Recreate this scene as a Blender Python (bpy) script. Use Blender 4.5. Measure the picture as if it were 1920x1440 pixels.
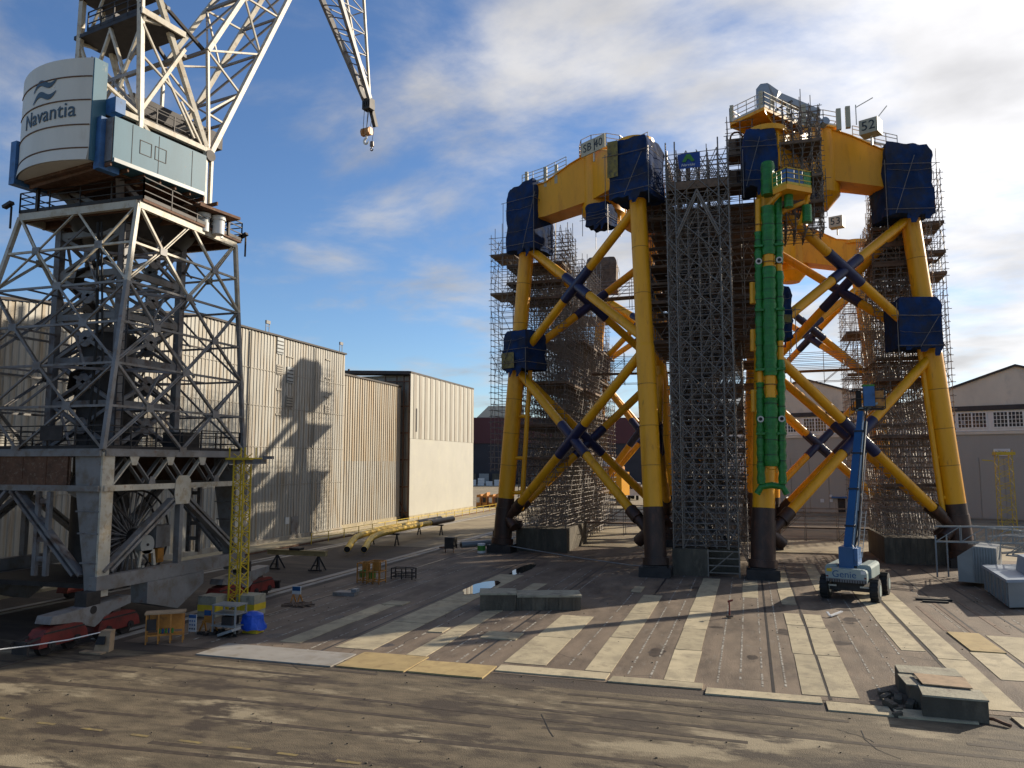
import bpy, math, random
from mathutils import Vector, Matrix, noise
random.seed(7)
for o in list(bpy.data.objects): bpy.data.objects.remove(o)
scene = bpy.context.scene
COL = scene.collection
V = Vector
# ------------------------------------------------------------------ camera, sky, sun, exposure
PITCH, YAW = 0.10242, 0.29824
cd = bpy.data.cameras.new('camera'); cd.sensor_width = 36; cd.lens = 27; cd.clip_start = .1; cd.clip_end = 6000
cam = bpy.data.objects.new('camera', cd); COL.objects.link(cam)
cam.location = (0, 0, 7.2); cam.rotation_euler = (math.pi/2 + PITCH, 0, YAW)
scene.camera = cam
SUN_EL, SUN_AZ = math.radians(23), math.atan2(1, 1.05)      # azimuth clockwise from +Y
sdir = V((math.sin(SUN_AZ)*math.cos(SUN_EL), math.cos(SUN_AZ)*math.cos(SUN_EL), math.sin(SUN_EL)))
sl = bpy.data.lights.new('sun', 'SUN'); sl.energy = 5.0; sl.angle = math.radians(.53); sl.color = (1, .89, .72)
so = bpy.data.objects.new('sun', sl); COL.objects.link(so); so.location = (60, 60, 80)
so.rotation_euler = (-sdir).to_track_quat('-Z', 'Y').to_euler()
w = bpy.data.worlds.new('World'); scene.world = w; w.use_nodes = True
def world():
    nt = w.node_tree; nt.nodes.clear(); L = nt.links.new
    N = nt.nodes.new
    out = N('ShaderNodeOutputWorld'); bg = N('ShaderNodeBackground'); bg.inputs['Strength'].default_value = .095
    sky = N('ShaderNodeTexSky'); sky.sky_type = 'NISHITA'; sky.sun_disc = False
    sky.sun_elevation = SUN_EL; sky.sun_rotation = SUN_AZ; sky.air_density = 1.0; sky.dust_density = .35; sky.ozone_density = 4.5
    tc = N('ShaderNodeTexCoord'); sep = N('ShaderNodeSeparateXYZ'); L(tc.outputs['Generated'], sep.inputs[0])
    def math_(op, a, b=None):
        m = N('ShaderNodeMath'); m.operation = op
        for i, x in enumerate((a, b)):
            if x is None: continue
            if isinstance(x, (int, float)): m.inputs[i].default_value = x
            else: L(x, m.inputs[i])
        return m.outputs[0]
    z = math_('ADD', math_('MAXIMUM', sep.outputs[2], 0.0), .16)
    cx, cy = math_('DIVIDE', sep.outputs[0], z), math_('DIVIDE', sep.outputs[1], z)
    cmb = N('ShaderNodeCombineXYZ'); L(cx, cmb.inputs[0]); L(cy, cmb.inputs[1])
    mp = N('ShaderNodeMapping'); L(cmb.outputs[0], mp.inputs[0]); mp.inputs['Rotation'].default_value = (0, 0, .5); mp.inputs['Scale'].default_value = (.85, 1.0, 1); mp.inputs['Location'].default_value = (3.1, 1.7, 0)
    n1 = N('ShaderNodeTexNoise'); L(mp.outputs[0], n1.inputs['Vector']); n1.inputs['Scale'].default_value = 2.1; n1.inputs['Detail'].default_value = 10; n1.inputs['Roughness'].default_value = .58; n1.inputs['Distortion'].default_value = .25
    dot = N('ShaderNodeVectorMath'); dot.operation = 'DOT_PRODUCT'; L(tc.outputs['Generated'], dot.inputs[0]); dot.inputs[1].default_value = sdir
    d = dot.outputs['Value']
    # cloud cover: thin veil far from the sun, thicker bank round it
    cov = N('ShaderNodeMapRange'); L(d, cov.inputs[0]); cov.inputs[1].default_value = .3; cov.inputs[2].default_value = .9; cov.inputs[3].default_value = -.01; cov.inputs[4].default_value = .27; 
    s = math_('ADD', n1.outputs['Fac'], cov.outputs[0])
    cr = N('ShaderNodeMapRange'); cr.interpolation_type = 'SMOOTHSTEP'; L(s, cr.inputs[0]); cr.inputs[1].default_value = .47; cr.inputs[2].default_value = .82; cr.inputs[3].default_value = 0.0; cr.inputs[4].default_value = .95
    # cloud brightness: forward scattering towards the sun
    g = math_('POWER', math_('MAXIMUM', d, 0.0), 3.0)
    gb = math_('ADD', math_('MULTIPLY', g, 5.6), 3.9)
    n2 = N('ShaderNodeTexNoise'); L(mp.outputs[0], n2.inputs['Vector']); n2.inputs['Scale'].default_value = 2.6; n2.inputs['Detail'].default_value = 6
    sh = N('ShaderNodeMapRange'); L(n2.outputs['Fac'], sh.inputs[0]); sh.inputs[1].default_value = .3; sh.inputs[2].default_value = .7; sh.inputs[3].default_value = .66; sh.inputs[4].default_value = 1.22
    gb = math_('MULTIPLY', gb, sh.outputs[0])
    cc = N('ShaderNodeVectorMath'); cc.operation = 'SCALE'; cc.inputs[0].default_value = (1.0, .985, .985); L(gb, cc.inputs['Scale'])
    mix = N('ShaderNodeMix'); mix.data_type = 'RGBA'; L(cr.outputs[0], mix.inputs[0]); hs = N('ShaderNodeHueSaturation'); hs.inputs['Hue'].default_value = .504; hs.inputs['Saturation'].default_value = 1.05; hs.inputs['Value'].default_value = 1.1; L(sky.outputs[0], hs.inputs['Color']); L(hs.outputs[0], mix.inputs[6]); L(cc.outputs[0], mix.inputs[7])
    L(mix.outputs[2], bg.inputs['Color']); L(bg.outputs[0], out.inputs[0])
world()
vs = scene.view_settings; vs.view_transform = 'Standard'; vs.look = 'None'; vs.gamma = 1; vs.exposure = .54; vs.use_curve_mapping = False

# ------------------------------------------------------------------ materials
def M(name, col, rough=.6, metal=0., var=.18, scale=1.2, col2=None, amt=.5, soft=.12, scale2=None, stretch=(1,1,1), bump=0., bscale=12, rand=0., col3=None, amt3=.6, scale3=4., spec=.4):
    m = bpy.data.materials.new(name); m.use_nodes = True; nt = m.node_tree; L = nt.links.new; N = nt.nodes.new
    b = nt.nodes['Principled BSDF']; b.inputs['Roughness'].default_value = rough; b.inputs['Metallic'].default_value = metal; b.inputs['Specular IOR Level'].default_value = spec
    tc = N('ShaderNodeTexCoord'); mp = N('ShaderNodeMapping'); mp.inputs['Scale'].default_value = stretch; L(tc.outputs['Object'], mp.inputs[0])
    n = N('ShaderNodeTexNoise'); n.inputs['Scale'].default_value = scale; n.inputs['Detail'].default_value = 7; n.inputs['Roughness'].default_value = .6; L(mp.outputs[0], n.inputs['Vector'])
    mr = N('ShaderNodeMapRange'); L(n.outputs['Fac'], mr.inputs[0]); mr.inputs[1].default_value = .3; mr.inputs[2].default_value = .7
    mx = N('ShaderNodeMix'); mx.data_type = 'RGBA'; L(mr.outputs[0], mx.inputs[0])
    mx.inputs[6].default_value = tuple(c*(1-var) for c in col)+(1,); mx.inputs[7].default_value = tuple(min(1,c*(1+var)) for c in col)+(1,)
    cur = mx.outputs[2]
    def layer(cur, c2, a, sc, off):
        n2 = N('ShaderNodeTexNoise'); n2.inputs['Scale'].default_value = sc; n2.inputs['Detail'].default_value = 8; n2.inputs['Roughness'].default_value = .65
        m2 = N('ShaderNodeMapping'); m2.inputs['Location'].default_value = (off, off*.7, off*1.3); m2.inputs['Scale'].default_value = stretch; L(tc.outputs['Object'], m2.inputs[0]); L(m2.outputs[0], n2.inputs['Vector'])
        r2 = N('ShaderNodeMapRange'); r2.interpolation_type = 'SMOOTHSTEP'; L(n2.outputs['Fac'], r2.inputs[0]); r2.inputs[1].default_value = a-soft; r2.inputs[2].default_value = a+soft
        x = N('ShaderNodeMix'); x.data_type = 'RGBA'; L(r2.outputs[0], x.inputs[0]); L(cur, x.inputs[6]); x.inputs[7].default_value = c2+(1,)
        return x.outputs[2]
    if col2: cur = layer(cur, col2, amt, scale2 or scale*1.7, 13.)
    if col3: cur = layer(cur, col3, amt3, scale3, 41.)
    if rand:
        oi = N('ShaderNodeObjectInfo'); rr = N('ShaderNodeMapRange'); L(oi.outputs['Random'], rr.inputs[0]); rr.inputs[3].default_value = 1-rand; rr.inputs[4].default_value = 1+rand
        sc = N('ShaderNodeVectorMath'); sc.operation = 'SCALE'; L(cur, sc.inputs[0]); L(rr.outputs[0], sc.inputs['Scale']); cur = sc.outputs[0]
    L(cur, b.inputs['Base Color'])
    if bump:
        nb = N('ShaderNodeTexNoise'); nb.inputs['Scale'].default_value = bscale; nb.inputs['Detail'].default_value = 5; L(tc.outputs['Object'], nb.inputs['Vector'])
        bp = N('ShaderNodeBump'); bp.inputs['Strength'].default_value = bump; bp.inputs['Distance'].default_value = .05; L(nb.outputs['Fac'], bp.inputs['Height']); L(bp.outputs[0], b.inputs['Normal'])
    return m
RUST = (.16,.07,.03)
m_yellow = M('jacket yellow paint', (.77,.345,.006), .42, var=.08, scale=.8, col2=(.62,.26,.006), amt=.60, scale2=1.6, stretch=(1,1,.22), col3=(.24,.10,.015), amt3=.70, scale3=3.2, bump=.08, bscale=6)
m_weld   = M('weld seam', (.36,.15,.012), .6, var=.2)
m_foot   = M('dark primer', (.042,.021,.014), .5, var=.4, scale=1.5, col2=(.09,.038,.022), amt=.58, stretch=(1,1,.4))
m_sleeve = M('blue black wrap', (.018,.02,.06), .4, var=.3, scale=2.)
m_tarp   = M('blue tarpaulin', (.016,.036,.10), .8, var=.4, scale=.9, col2=(.034,.04,.062), amt=.52, scale2=1.1, bump=1., bscale=3.2, spec=.02, col3=(.045,.055,.08), amt3=.72, scale3=2.)
m_tarpy  = M('ochre sheeting', (.20,.15,.03), .6, var=.3, scale=2., col2=(.06,.05,.03), amt=.55, bump=.6, bscale=4)
m_tube   = M('scaffold tube', (.245,.215,.19), .55, .35, var=.35, scale=3., col2=(.25,.22,.2), amt=.62)
m_tubeg  = M('galvanised tube', (.165,.145,.128), .45, .4, var=.25, scale=3., col2=(.18,.13,.09), amt=.62)
m_board  = M('scaffold board', (.125,.082,.055), .8, var=.4, scale=2.5, col2=(.16,.1,.06), amt=.6, rand=.25)
m_green  = M('green plastic wrap', (.018,.16,.022), .32, var=.35, scale=1.2, stretch=(1,1,6), bump=.8, bscale=9)
m_white  = M('cream crane paint', (.46,.415,.33), .5, var=.16, scale=.9, col2=(.36,.28,.18), amt=.58, scale2=2.2, col3=RUST, amt3=.66, scale3=3.5)
m_greyp  = M('grey and shaded crane paint', (.19,.18,.172), .5, var=.2, scale=.9, col2=(.14,.115,.09), amt=.57, scale2=1.8, col3=RUST, amt3=.67, scale3=3.)  # cream crane paint darkened for shade low on the crane; plain grey elsewhere
m_dgrey  = M('dark grey and shaded crane paint', (.16,.155,.155), .5, var=.25, scale=1.2, col2=(.09,.06,.045), amt=.56, scale2=1.7)
m_dark   = M('dark steel', (.035,.03,.028), .6, .3, var=.4, scale=2.)
m_black  = M('black rubber', (.015,.014,.013), .75, var=.3, scale=4.)
m_cwhite = M('counterweight white', (.60,.56,.48), .55, var=.06, scale=.8, col2=(.5,.43,.33), amt=.7, scale2=1.2, stretch=(1,1,.35))
m_lblue  = M('faded light blue paint', (.034,.115,.165), .5, var=.16, scale=.8, col2=(.16,.085,.028), amt=.67, soft=.06, scale2=1.1, stretch=(1,1,.4), col3=(.2,.22,.2), amt3=.69, scale3=1.6)
m_blue   = M('deep blue paint', (.04,.12,.28), .5, var=.25, scale=1.2, col2=(.03,.05,.08), amt=.62)
m_rustp  = M('rusty girder', (.115,.055,.03), .8, var=.4, scale=2., col2=(.2,.15,.1), amt=.64, scale2=8.)
m_red    = M('bogie red', (.15,.021,.016), .5, var=.3, scale=1.2, col2=(.06,.02,.015), amt=.6, scale2=2.)
m_clad   = M('corrugated cladding', (.36,.34,.295), .55, .0, var=.14, scale=.5, stretch=(1,1.5,.12), col2=(.29,.225,.145), amt=.56, scale2=1.6, col3=(.2,.125,.07), amt3=.66, scale3=1.3, rand=.05)
m_cladr  = M('rust streaked cladding', (.37,.335,.27), .5, .1, var=.14, scale=.6, stretch=(1,1.8,.07), col2=(.33,.24,.14), amt=.53, scale2=1.3, col3=(.2,.12,.07), amt3=.66, scale3=1.0, rand=.06)
m_cladl  = M('light flat cladding', (.40,.38,.325), .55, var=.05, scale=.4, col2=(.43,.41,.33), amt=.6, rand=.015)
m_cladg  = M('weathered grey cladding', (.30,.27,.22), .6, var=.14, scale=.6, stretch=(1,1.5,.2), col2=(.22,.17,.12), amt=.6, rand=.08)
m_roof   = M('dark roof edge', (.05,.04,.035), .7, var=.3, scale=1.)
m_maroon = M('maroon cladding', (.075,.018,.022), .6, var=.12, scale=.2, stretch=(1,1,.3))
m_dclad  = M('dark lower cladding', (.028,.026,.032), .7, var=.2, scale=.3)
m_hang   = M('hangar render', (.64,.55,.42), .8, var=.10, scale=.3, col2=(.48,.42,.33), amt=.6, scale2=.5, stretch=(1,1,.6))
m_door   = M('grey hangar door', (.36,.325,.27), .6, var=.07, scale=.3, stretch=(1,1,.2), rand=.04)
m_trim   = M('white window frame', (.74,.70,.63), .5, var=.08, scale=2.)
m_glass  = M('dark window glass', (.02,.02,.024), .12, var=.3, scale=3., spec=.6)
m_ground = M('sandy yard ground', (.27,.22,.14), .85, var=.2, scale=.12, col2=(.17,.13,.085), amt=.55, scale2=.3, col3=(.33,.28,.19), amt3=.66, scale3=.8, bump=.3)
m_asph   = M('worn dark yard asphalt', (.06,.044,.032), .8, var=.3, scale=.25, stretch=(.35,1.2,1), col2=(.11,.083,.056), amt=.60, scale2=.5, col3=(.03,.024,.02), amt3=.62, scale3=1.2, bump=.4)
m_floor  = M('slipway floor concrete', (.165,.122,.084), .75, var=.3, scale=.9, stretch=(1,.35,1), col2=(.08,.057,.04), amt=.56, scale2=.7, col3=(.18,.15,.115), amt3=.66, scale3=3., bump=.5, bscale=18)
m_slab   = M('pale concrete slab', (.40,.335,.215), .8, var=.16, scale=.8, col2=(.28,.235,.155), amt=.56, scale2=1.4, col3=(.19,.15,.10), amt3=.66, scale3=2.6, rand=.13, bump=.35, bscale=25)
m_ochre  = M('ochre plywood plate', (.37,.27,.12), .75, var=.15, scale=1.4, col2=(.26,.18,.08), amt=.6, rand=.08)
m_gslab  = M('grey steel road plate', (.27,.25,.22), .65, var=.15, scale=.8, col2=(.2,.17,.13), amt=.6)
m_road   = M('dusty road', (.115,.088,.054), .78, var=.45, scale=2.2, stretch=(.45,1.,1), col2=(.27,.22,.14), amt=.585, soft=.045, scale2=.36, col3=(.05,.036,.024), amt3=.55, scale3=.6, bump=.45, bscale=30)
m_tyre   = M('tyre smear', (.055,.04,.027), .75, var=.5, scale=3.)
m_stain  = M('oil stain', (.06,.045,.035), .55, var=.5, scale=3.)
m_dust   = M('pale dried dust', (.26,.215,.145), .9, var=.12, scale=.8, stretch=(.4,1.2,1), col2=(.2,.16,.1), amt=.6)
m_ypaint = M('worn yellow road paint', (.22,.165,.06), .8, var=.25, scale=4., col2=(.14,.105,.06), amt=.5, scale2=5.)
m_wpaint = M('worn white strip', (.36,.34,.29), .8, var=.25, scale=5., col2=(.15,.125,.1), amt=.5, scale2=6.)
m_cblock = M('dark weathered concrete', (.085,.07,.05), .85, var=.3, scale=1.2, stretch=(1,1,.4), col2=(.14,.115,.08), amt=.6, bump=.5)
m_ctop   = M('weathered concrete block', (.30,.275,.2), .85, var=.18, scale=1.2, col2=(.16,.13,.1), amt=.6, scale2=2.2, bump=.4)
m_steel  = M('rail steel', (.12,.10,.09), .4, .7, var=.3, scale=3.)
m_orange = M('orange site equipment', (.45,.19,.035), .55, var=.25, scale=2., col2=(.2,.09,.03), amt=.6)
m_wood   = M('raw timber', (.32,.22,.13), .75, var=.25, scale=3.)
m_masty  = M('mast yellow', (.55,.38,.02), .5, var=.15, scale=2., col2=(.3,.2,.03), amt=.66)
m_lift   = M('lift blue paint', (.012,.075,.19), .35, var=.1, scale=1.)
m_liftw  = M('lift grey green cowl', (.27,.32,.30), .4, var=.1, scale=1.)
m_signp  = M('white sign board', (.6,.6,.58), .5, var=.08, scale=2.)
m_letter = M('dark lettering', (.02,.025,.03), .5, var=.1)
m_logo   = M('grey blue lettering', (.045,.075,.10), .5, var=.1)
m_signy  = M('cream identity sign', (.42,.38,.27), .55, var=.1, scale=1.5)
m_rail   = M('white painted rail', (.52,.49,.42), .45, var=.1, scale=2.)
m_davit  = M('davit grey paint', (.27,.31,.36), .4, var=.08, scale=1.)
m_banner = M('blue banner cloth', (.012,.05,.22), .6, var=.15, scale=2.)
m_bgreen = M('banner green', (.05,.20,.03), .6, var=.2, scale=4.)
m_btarp  = M('bright blue sheet', (.01,.07,.45), .4, var=.2, scale=3., bump=.8, bscale=6)
m_pipey  = M('pipe yellow', (.75,.47,.05), .5, var=.12, scale=1.2, col2=(.5,.3,.04), amt=.62)
m_galv   = M('grey corrugated metal', (.24,.25,.25), .45, .3, var=.12, scale=1.)
m_hill   = M('distant wooded hill', (.05,.065,.06), .95, var=.35, scale=.05)
m_water  = M('puddle water', (.02,.02,.02), .03, var=.1, spec=.5)
m_reel   = M('reel hub metal', (.30,.30,.28), .5, .2, var=.15)
m_copper = M('hook block ochre', (.36,.17,.06), .5, .2, var=.25)

# ------------------------------------------------------------------ mesh builder
class MB:
    def __init__(s): s.v=[]; s.f=[]; s.g=[]
    def add(s, vs, fs):
        k=len(s.v); s.g.append((k,len(s.f))); s.v += [tuple(x) for x in vs]; s.f += [tuple(i+k for i in f) for f in fs]; return s
    def box(s, x0,x1,y0,y1,z0,z1):
        return s.add([(x0,y0,z0),(x1,y0,z0),(x1,y1,z0),(x0,y1,z0),(x0,y0,z1),(x1,y0,z1),(x1,y1,z1),(x0,y1,z1)],
                     [(3,2,1,0),(4,5,6,7),(0,1,5,4),(1,2,6,5),(2,3,7,6),(3,0,4,7)])
    def obox(s, c, ax, ay, az):   # centre + three half axis vectors
        c,ax,ay,az=V(c),V(ax),V(ay),V(az)
        if ax.cross(ay).dot(az)<0: ax=-ax
        P=[c-ax-ay-az,c+ax-ay-az,c+ax+ay-az,c-ax+ay-az,c-ax-ay+az,c+ax-ay+az,c+ax+ay+az,c-ax+ay+az]
        return s.add(P,[(3,2,1,0),(4,5,6,7),(0,1,5,4),(1,2,6,5),(2,3,7,6),(3,0,4,7)])
    def frame(s,p,q,up=None):
        d=(V(q)-V(p)); l=d.length or 1e-6; d/=l
        u=V(up) if up is not None else (V((0,0,1)) if abs(d.z)<.95 else V((1,0,0)))
        x=d.cross(u); x=x.normalized() if x.length>1e-5 else V((1,0,0)); y=x.cross(d).normalized()
        return d,l,x,y
    def bar(s,p,q,w,h=None,up=None):
        h=h or w; d,l,x,y=s.frame(p,q,up)
        return s.obox((V(p)+V(q))/2, x*(w/2), d*(l/2), y*(h/2))
    def tube(s,p,q,r,n=8,r2=None,cap=True):
        p,q=V(p),V(q); r2=r if r2 is None else r2; d,l,x,y=s.frame(p,q)
        P=[]
        for c,rr in ((p,r),(q,r2)):
            for i in range(n):
                a=2*math.pi*i/n; P.append(c+x*(rr*math.cos(a))+y*(rr*math.sin(a)))
        F=[((i+1)%n,i,n+i,n+(i+1)%n) for i in range(n)]
        if cap: F+= [tuple(range(n)), tuple(range(2*n-1,n-1,-1))]
        return s.add(P,F)
    def path(s,pts,r,n=10,cap=True):
        pts=[V(p) for p in pts]; P=[]
        x=None
        for k,c in enumerate(pts):
            d=(pts[min(k+1,len(pts)-1)]-pts[max(k-1,0)]).normalized()
            if x is None:
                u=V((0,0,1)) if abs(d.z)<.9 else V((1,0,0)); x=d.cross(u).normalized()
            else: x=(x-d*x.dot(d)).normalized()
            y=d.cross(x)
            rr=r[k] if isinstance(r,(list,tuple)) else r
            for i in range(n):
                a=2*math.pi*i/n; P.append(c+x*(rr*math.cos(a))+y*(rr*math.sin(a)))
        F=[]
        for k in range(len(pts)-1):
            F+=[(k*n+i,k*n+(i+1)%n,(k+1)*n+(i+1)%n,(k+1)*n+i) for i in range(n)]
        if cap: F+=[tuple(range(n-1,-1,-1)), tuple(range((len(pts)-1)*n,len(pts)*n))]
        return s.add(P,F)
    def prism(s,poly,off):        # closed polygon (3D points) extruded by vector off
        n=len(poly); a=[V(p) for p in poly]; o=V(off)
        nrm=sum(((a[i]).cross(a[(i+1)%n]) for i in range(n)), V((0,0,0)))
        if nrm.dot(o)>0: a.reverse()
        return s.add(a+[p+o for p in a],[tuple(range(n)),tuple(range(2*n-1,n-1,-1))]+[((i+1)%n,i,n+i,n+(i+1)%n) for i in range(n)])
    def mesh(s,name):
        me=bpy.data.meshes.new(name); me.from_pydata(s.v,[],s.f); me.update(); return me
    def clusters(s):
        if len(s.g)<2 or s.g[0]!=(0,0): return [s]
        B=[]
        for i,(a,fa) in enumerate(s.g):
            b_,fb=s.g[i+1] if i+1<len(s.g) else (len(s.v),len(s.f)); vs=s.v[a:b_]
            if not vs: return [s]
            B.append(([min(q[c] for q in vs)-.04 for c in range(3)],[max(q[c] for q in vs)+.04 for c in range(3)],a,b_,fa,fb))
        n=len(B); par=list(range(n))
        def fd(i):
            while par[i]!=i: i=par[i]
            return i
        for i in range(n):
            for j in range(i):
                if all(B[i][0][c]<=B[j][1][c] and B[j][0][c]<=B[i][1][c] for c in range(3)): par[fd(i)]=fd(j)
        grp={}
        for i in range(n): grp.setdefault(fd(i),[]).append(i)
        if len(grp)<2 or len(grp)>60: return [s]
        out=[]
        for ids in grp.values():
            m=MB()
            for i in ids:
                _,_,a,b_,fa,fb=B[i]; k=len(m.v); m.v+=s.v[a:b_]; m.f+=[tuple(x-a+k for x in f) for f in s.f[fa:fb]]
            out.append(m)
        out.sort(key=lambda m:-len(m.v)); return out
    def obj(s,name,mat,parent=None,smooth=False,label=None,kind=None):
        if parent is not None and kind is None and len(s.g)<130:
            cl=s.clusters()
            if len(cl)>1:
                r=[m.obj1(name,mat,parent,smooth,label,kind) for m in cl]; return r[0]
        return s.obj1(name,mat,parent,smooth,label,kind)
    def obj1(s,name,mat,parent=None,smooth=False,label=None,kind=None):
        me=s.mesh(name); me.materials.append(mat)
        if smooth: smoothen(me)
        o=bpy.data.objects.new(name,me); COL.objects.link(o)
        if parent is not None: attach(o,parent)
        if label: o['label']=label
        if kind: o['kind']=kind
        return o
def smoothen(me,ang=40):
    me.polygons.foreach_set('use_smooth',[True]*len(me.polygons))
    try: me.set_sharp_from_angle(angle=math.radians(ang))
    except Exception: pass
def wmat(o):
    m=o.matrix_basis.copy()
    if o.parent: m = wmat(o.parent) @ o.matrix_parent_inverse @ m
    return m
def attach(o,parent):
    o.parent=parent; o.matrix_parent_inverse = wmat(parent).inverted()
def thing(name,label,cat,loc=(0,0,0),group=None):
    o=bpy.data.objects.new(name,None); COL.objects.link(o); o.location=loc; o.empty_display_size=.3
    return tag(o,label,cat,group)
def tag(o,label,cat,group=None):
    o['label']=label; o['category']=cat
    if group: o['group']=group
    return o
def struct(o): o['kind']='structure'; return o
def kids(o): return [c for c in bpy.data.objects if c.parent==o]
def copy_thing(root,delta,label,group=None):
    new={}
    def rec(o,par):
        c=o.copy(); COL.objects.link(c)
        if par is not None: c.parent=par
        for ch in CH.get(o,[]): rec(ch,c)
        return c
    CH={}
    for o in bpy.data.objects:
        if o.parent: CH.setdefault(o.parent,[]).append(o)
    c=rec(root,None); c.location=V(root.location)+V(delta); c['label']=label
    if group: c['group']=group; root['group']=group
    return c
def text_obj(name,string,size,matrix,mat,parent,depth=.012,shear=0,align='CENTER',space=1.0,warp=None):
    cu=bpy.data.curves.new(name,'FONT'); cu.body=string; cu.size=size; cu.extrude=depth; cu.align_x=align; cu.align_y='CENTER'; cu.shear=shear; cu.space_character=space; cu.resolution_u=3
    t=bpy.data.objects.new('tmp',cu); COL.objects.link(t)
    me=bpy.data.meshes.new_from_object(t.evaluated_get(bpy.context.evaluated_depsgraph_get()))
    bpy.data.objects.remove(t)
    for vv in me.vertices:
        co=vv.co.copy()
        vv.co = warp(co) if warp else matrix @ co
    me.materials.clear(); me.materials.append(mat); me.name=name
    o=bpy.data.objects.new(name,me); COL.objects.link(o); attach(o,parent); return o
def face_matrix(c,xdir,zdir=(0,0,1)):      # text plane: x along xdir, y along zdir, normal towards xdir x zdir
    x=V(xdir).normalized(); y=V(zdir); y=(y-x*y.dot(x)).normalized(); n=x.cross(y)
    m=Matrix.Identity(4)
    for i in range(3): m[i][0]=x[i]; m[i][1]=y[i]; m[i][2]=n[i]; m[i][3]=c[i]
    return m
def lerp(a,b,t): return V(a)+(V(b)-V(a))*t
# ================================================================== SETTING
def sheet(name,x0,x1,y0,y1,z,mat,parent=None,kind='structure'):
    b=MB(); b.add([(x0,y0,z),(x1,y0,z),(x1,y1,z),(x0,y1,z)],[(0,1,2,3)])
    o=b.obj(name,mat,parent)
    if kind: o['kind']=kind
    return o
sheet('ground',-2500,2500,-300,3500,-.02,m_ground)
sheet('asphalt_yard',-60,60,-60,62,-.014,m_asph)
road=sheet('road',-90,70,-30,24.9,-.008,m_road)
floor=sheet('slipway_floor',-24.5,26,26.0,66,-.004,m_floor)
def rpoly(name,pts,z,mat,parent=None,kind=None):
    b=MB(); b.add([(x,y,z) for x,y in pts],[tuple(range(len(pts)))]); return b.obj(name,mat,parent,kind=kind)
def blob(name,cx,cy,rx,ry,z,mat,parent,seed,n=40):
    rnd=random.Random(seed); pts=[]
    for i in range(n):
        a=2*math.pi*i/n; k=1+.28*noise.noise((math.cos(a)*1.7+seed,math.sin(a)*1.7,seed))+.12*noise.noise((math.cos(a)*6+seed,math.sin(a)*6,3))
        pts.append((cx+rx*k*math.cos(a),cy+ry*k*math.sin(a)))
    return rpoly(name,pts,z,mat,parent)
for x in (-20.4,-18.9,-17.3,-15.7,-14.1,-12.6,-11.2,-9.5,-7.9,-6.3):
    w_=random.uniform(.55,.8); sheet('road_dash',x-w_/2,x+w_/2,17.35,17.48,-.0,m_ypaint,road,None)
# pale slabs laid in rows on the slipway floor
def slab(x0,x1,y0,y1,z=.022,mat=None,par=None,name='concrete_slab'):
    b=MB(); j=random.uniform(-.02,.02); z=max(.012,z*.55+random.uniform(-.007,.007)); t_=random.uniform(-.012,.012)
    c_=[random.uniform(0,.05) for _ in range(8)]; P=[(x0+j+c_[0],y0+c_[1]+t_),(x0+(x1-x0)*.55+j,y0+random.uniform(0,.025)),(x1+j-c_[2],y0+c_[3]-t_),(x1-j-c_[4],y1-c_[5]-t_),(x0+(x1-x0)*.4-j,y1-random.uniform(0,.025)),(x0-j+c_[6],y1-c_[7]+t_)]
    b.prism([(x,y,-.02) for x,y in P],(0,0,z+.02)); return b.obj(name,mat or m_slab,par or floor)
def run(x0,x1,y0,y1,L,gap=.035):
    y=y0
    while y<y1-.6:
        l=min(L*random.uniform(.9,1.1),y1-y); slab(x0+random.uniform(-.03,.03),x1+random.uniform(-.03,.03),y+gap,y+l); y+=l
for a in [(-8.75,-7.15,27.35,36.6,4.9),(-5.75,-4.72,27.15,43.8,5.1),(-3.0,-1.95,26.75,50.5,4.4),(1.33,2.12,26.4,40.1,5.0),(2.2,3.05,26.4,40.1,5.1),(1.3,2.1,42.5,56,5),(-.6,.3,44,50,4.5),(3.4,4.2,47.5,60,5),
          (5.35,6.28,33.6,52,5.6),(6.42,7.42,26.4,50,6.2),(-15.75,-14.1,27.6,48.5,5.2),(-12.62,-11.75,27.3,45.5,4.6),(-18.4,-17.4,27.8,36.5,4.5),(9.2,10.6,27.0,38.0,5.5)]: run(*a)
slab(7.85,9.1,34.15,37.7,.07,m_ochre,name='plywood_plate'); slab(7.8,9.05,30.1,34.1)
slab(-14.3,-11.62,25.1,27.25,.06,m_ochre,name='plywood_plate'); slab(-11.55,-8.75,25.15,26.75,.06,m_ochre,name='plywood_plate')
slab(-20.2,-14.4,25.0,26.9,.055,m_gslab,name='steel_plate')
for x0,x1,y0,y1 in [(-8.7,-4.75,26.15,27.0),(-4.68,-1.62,26.02,26.7),(-1.55,1.92,25.55,26.25),(1.98,3.75,24.95,25.85),(3.8,5.9,24.9,25.7),(6.9,10.2,24.9,25.85),(10.3,14,24.9,25.8)]:
    slab(x0,x1,y0,y1,.06,name='edge_slab')
b=MB()
for x0,x1,y0,y1 in [(-13.4,-12.7,31.2,32.2),(-10.9,-9.3,30.8,32.1),(-18.2,-17.0,36.4,37.5),(-6.6,-6.0,44,46)]: slab(x0,x1,y0,y1,.07,m_slab,name='loose_slab')
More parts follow.
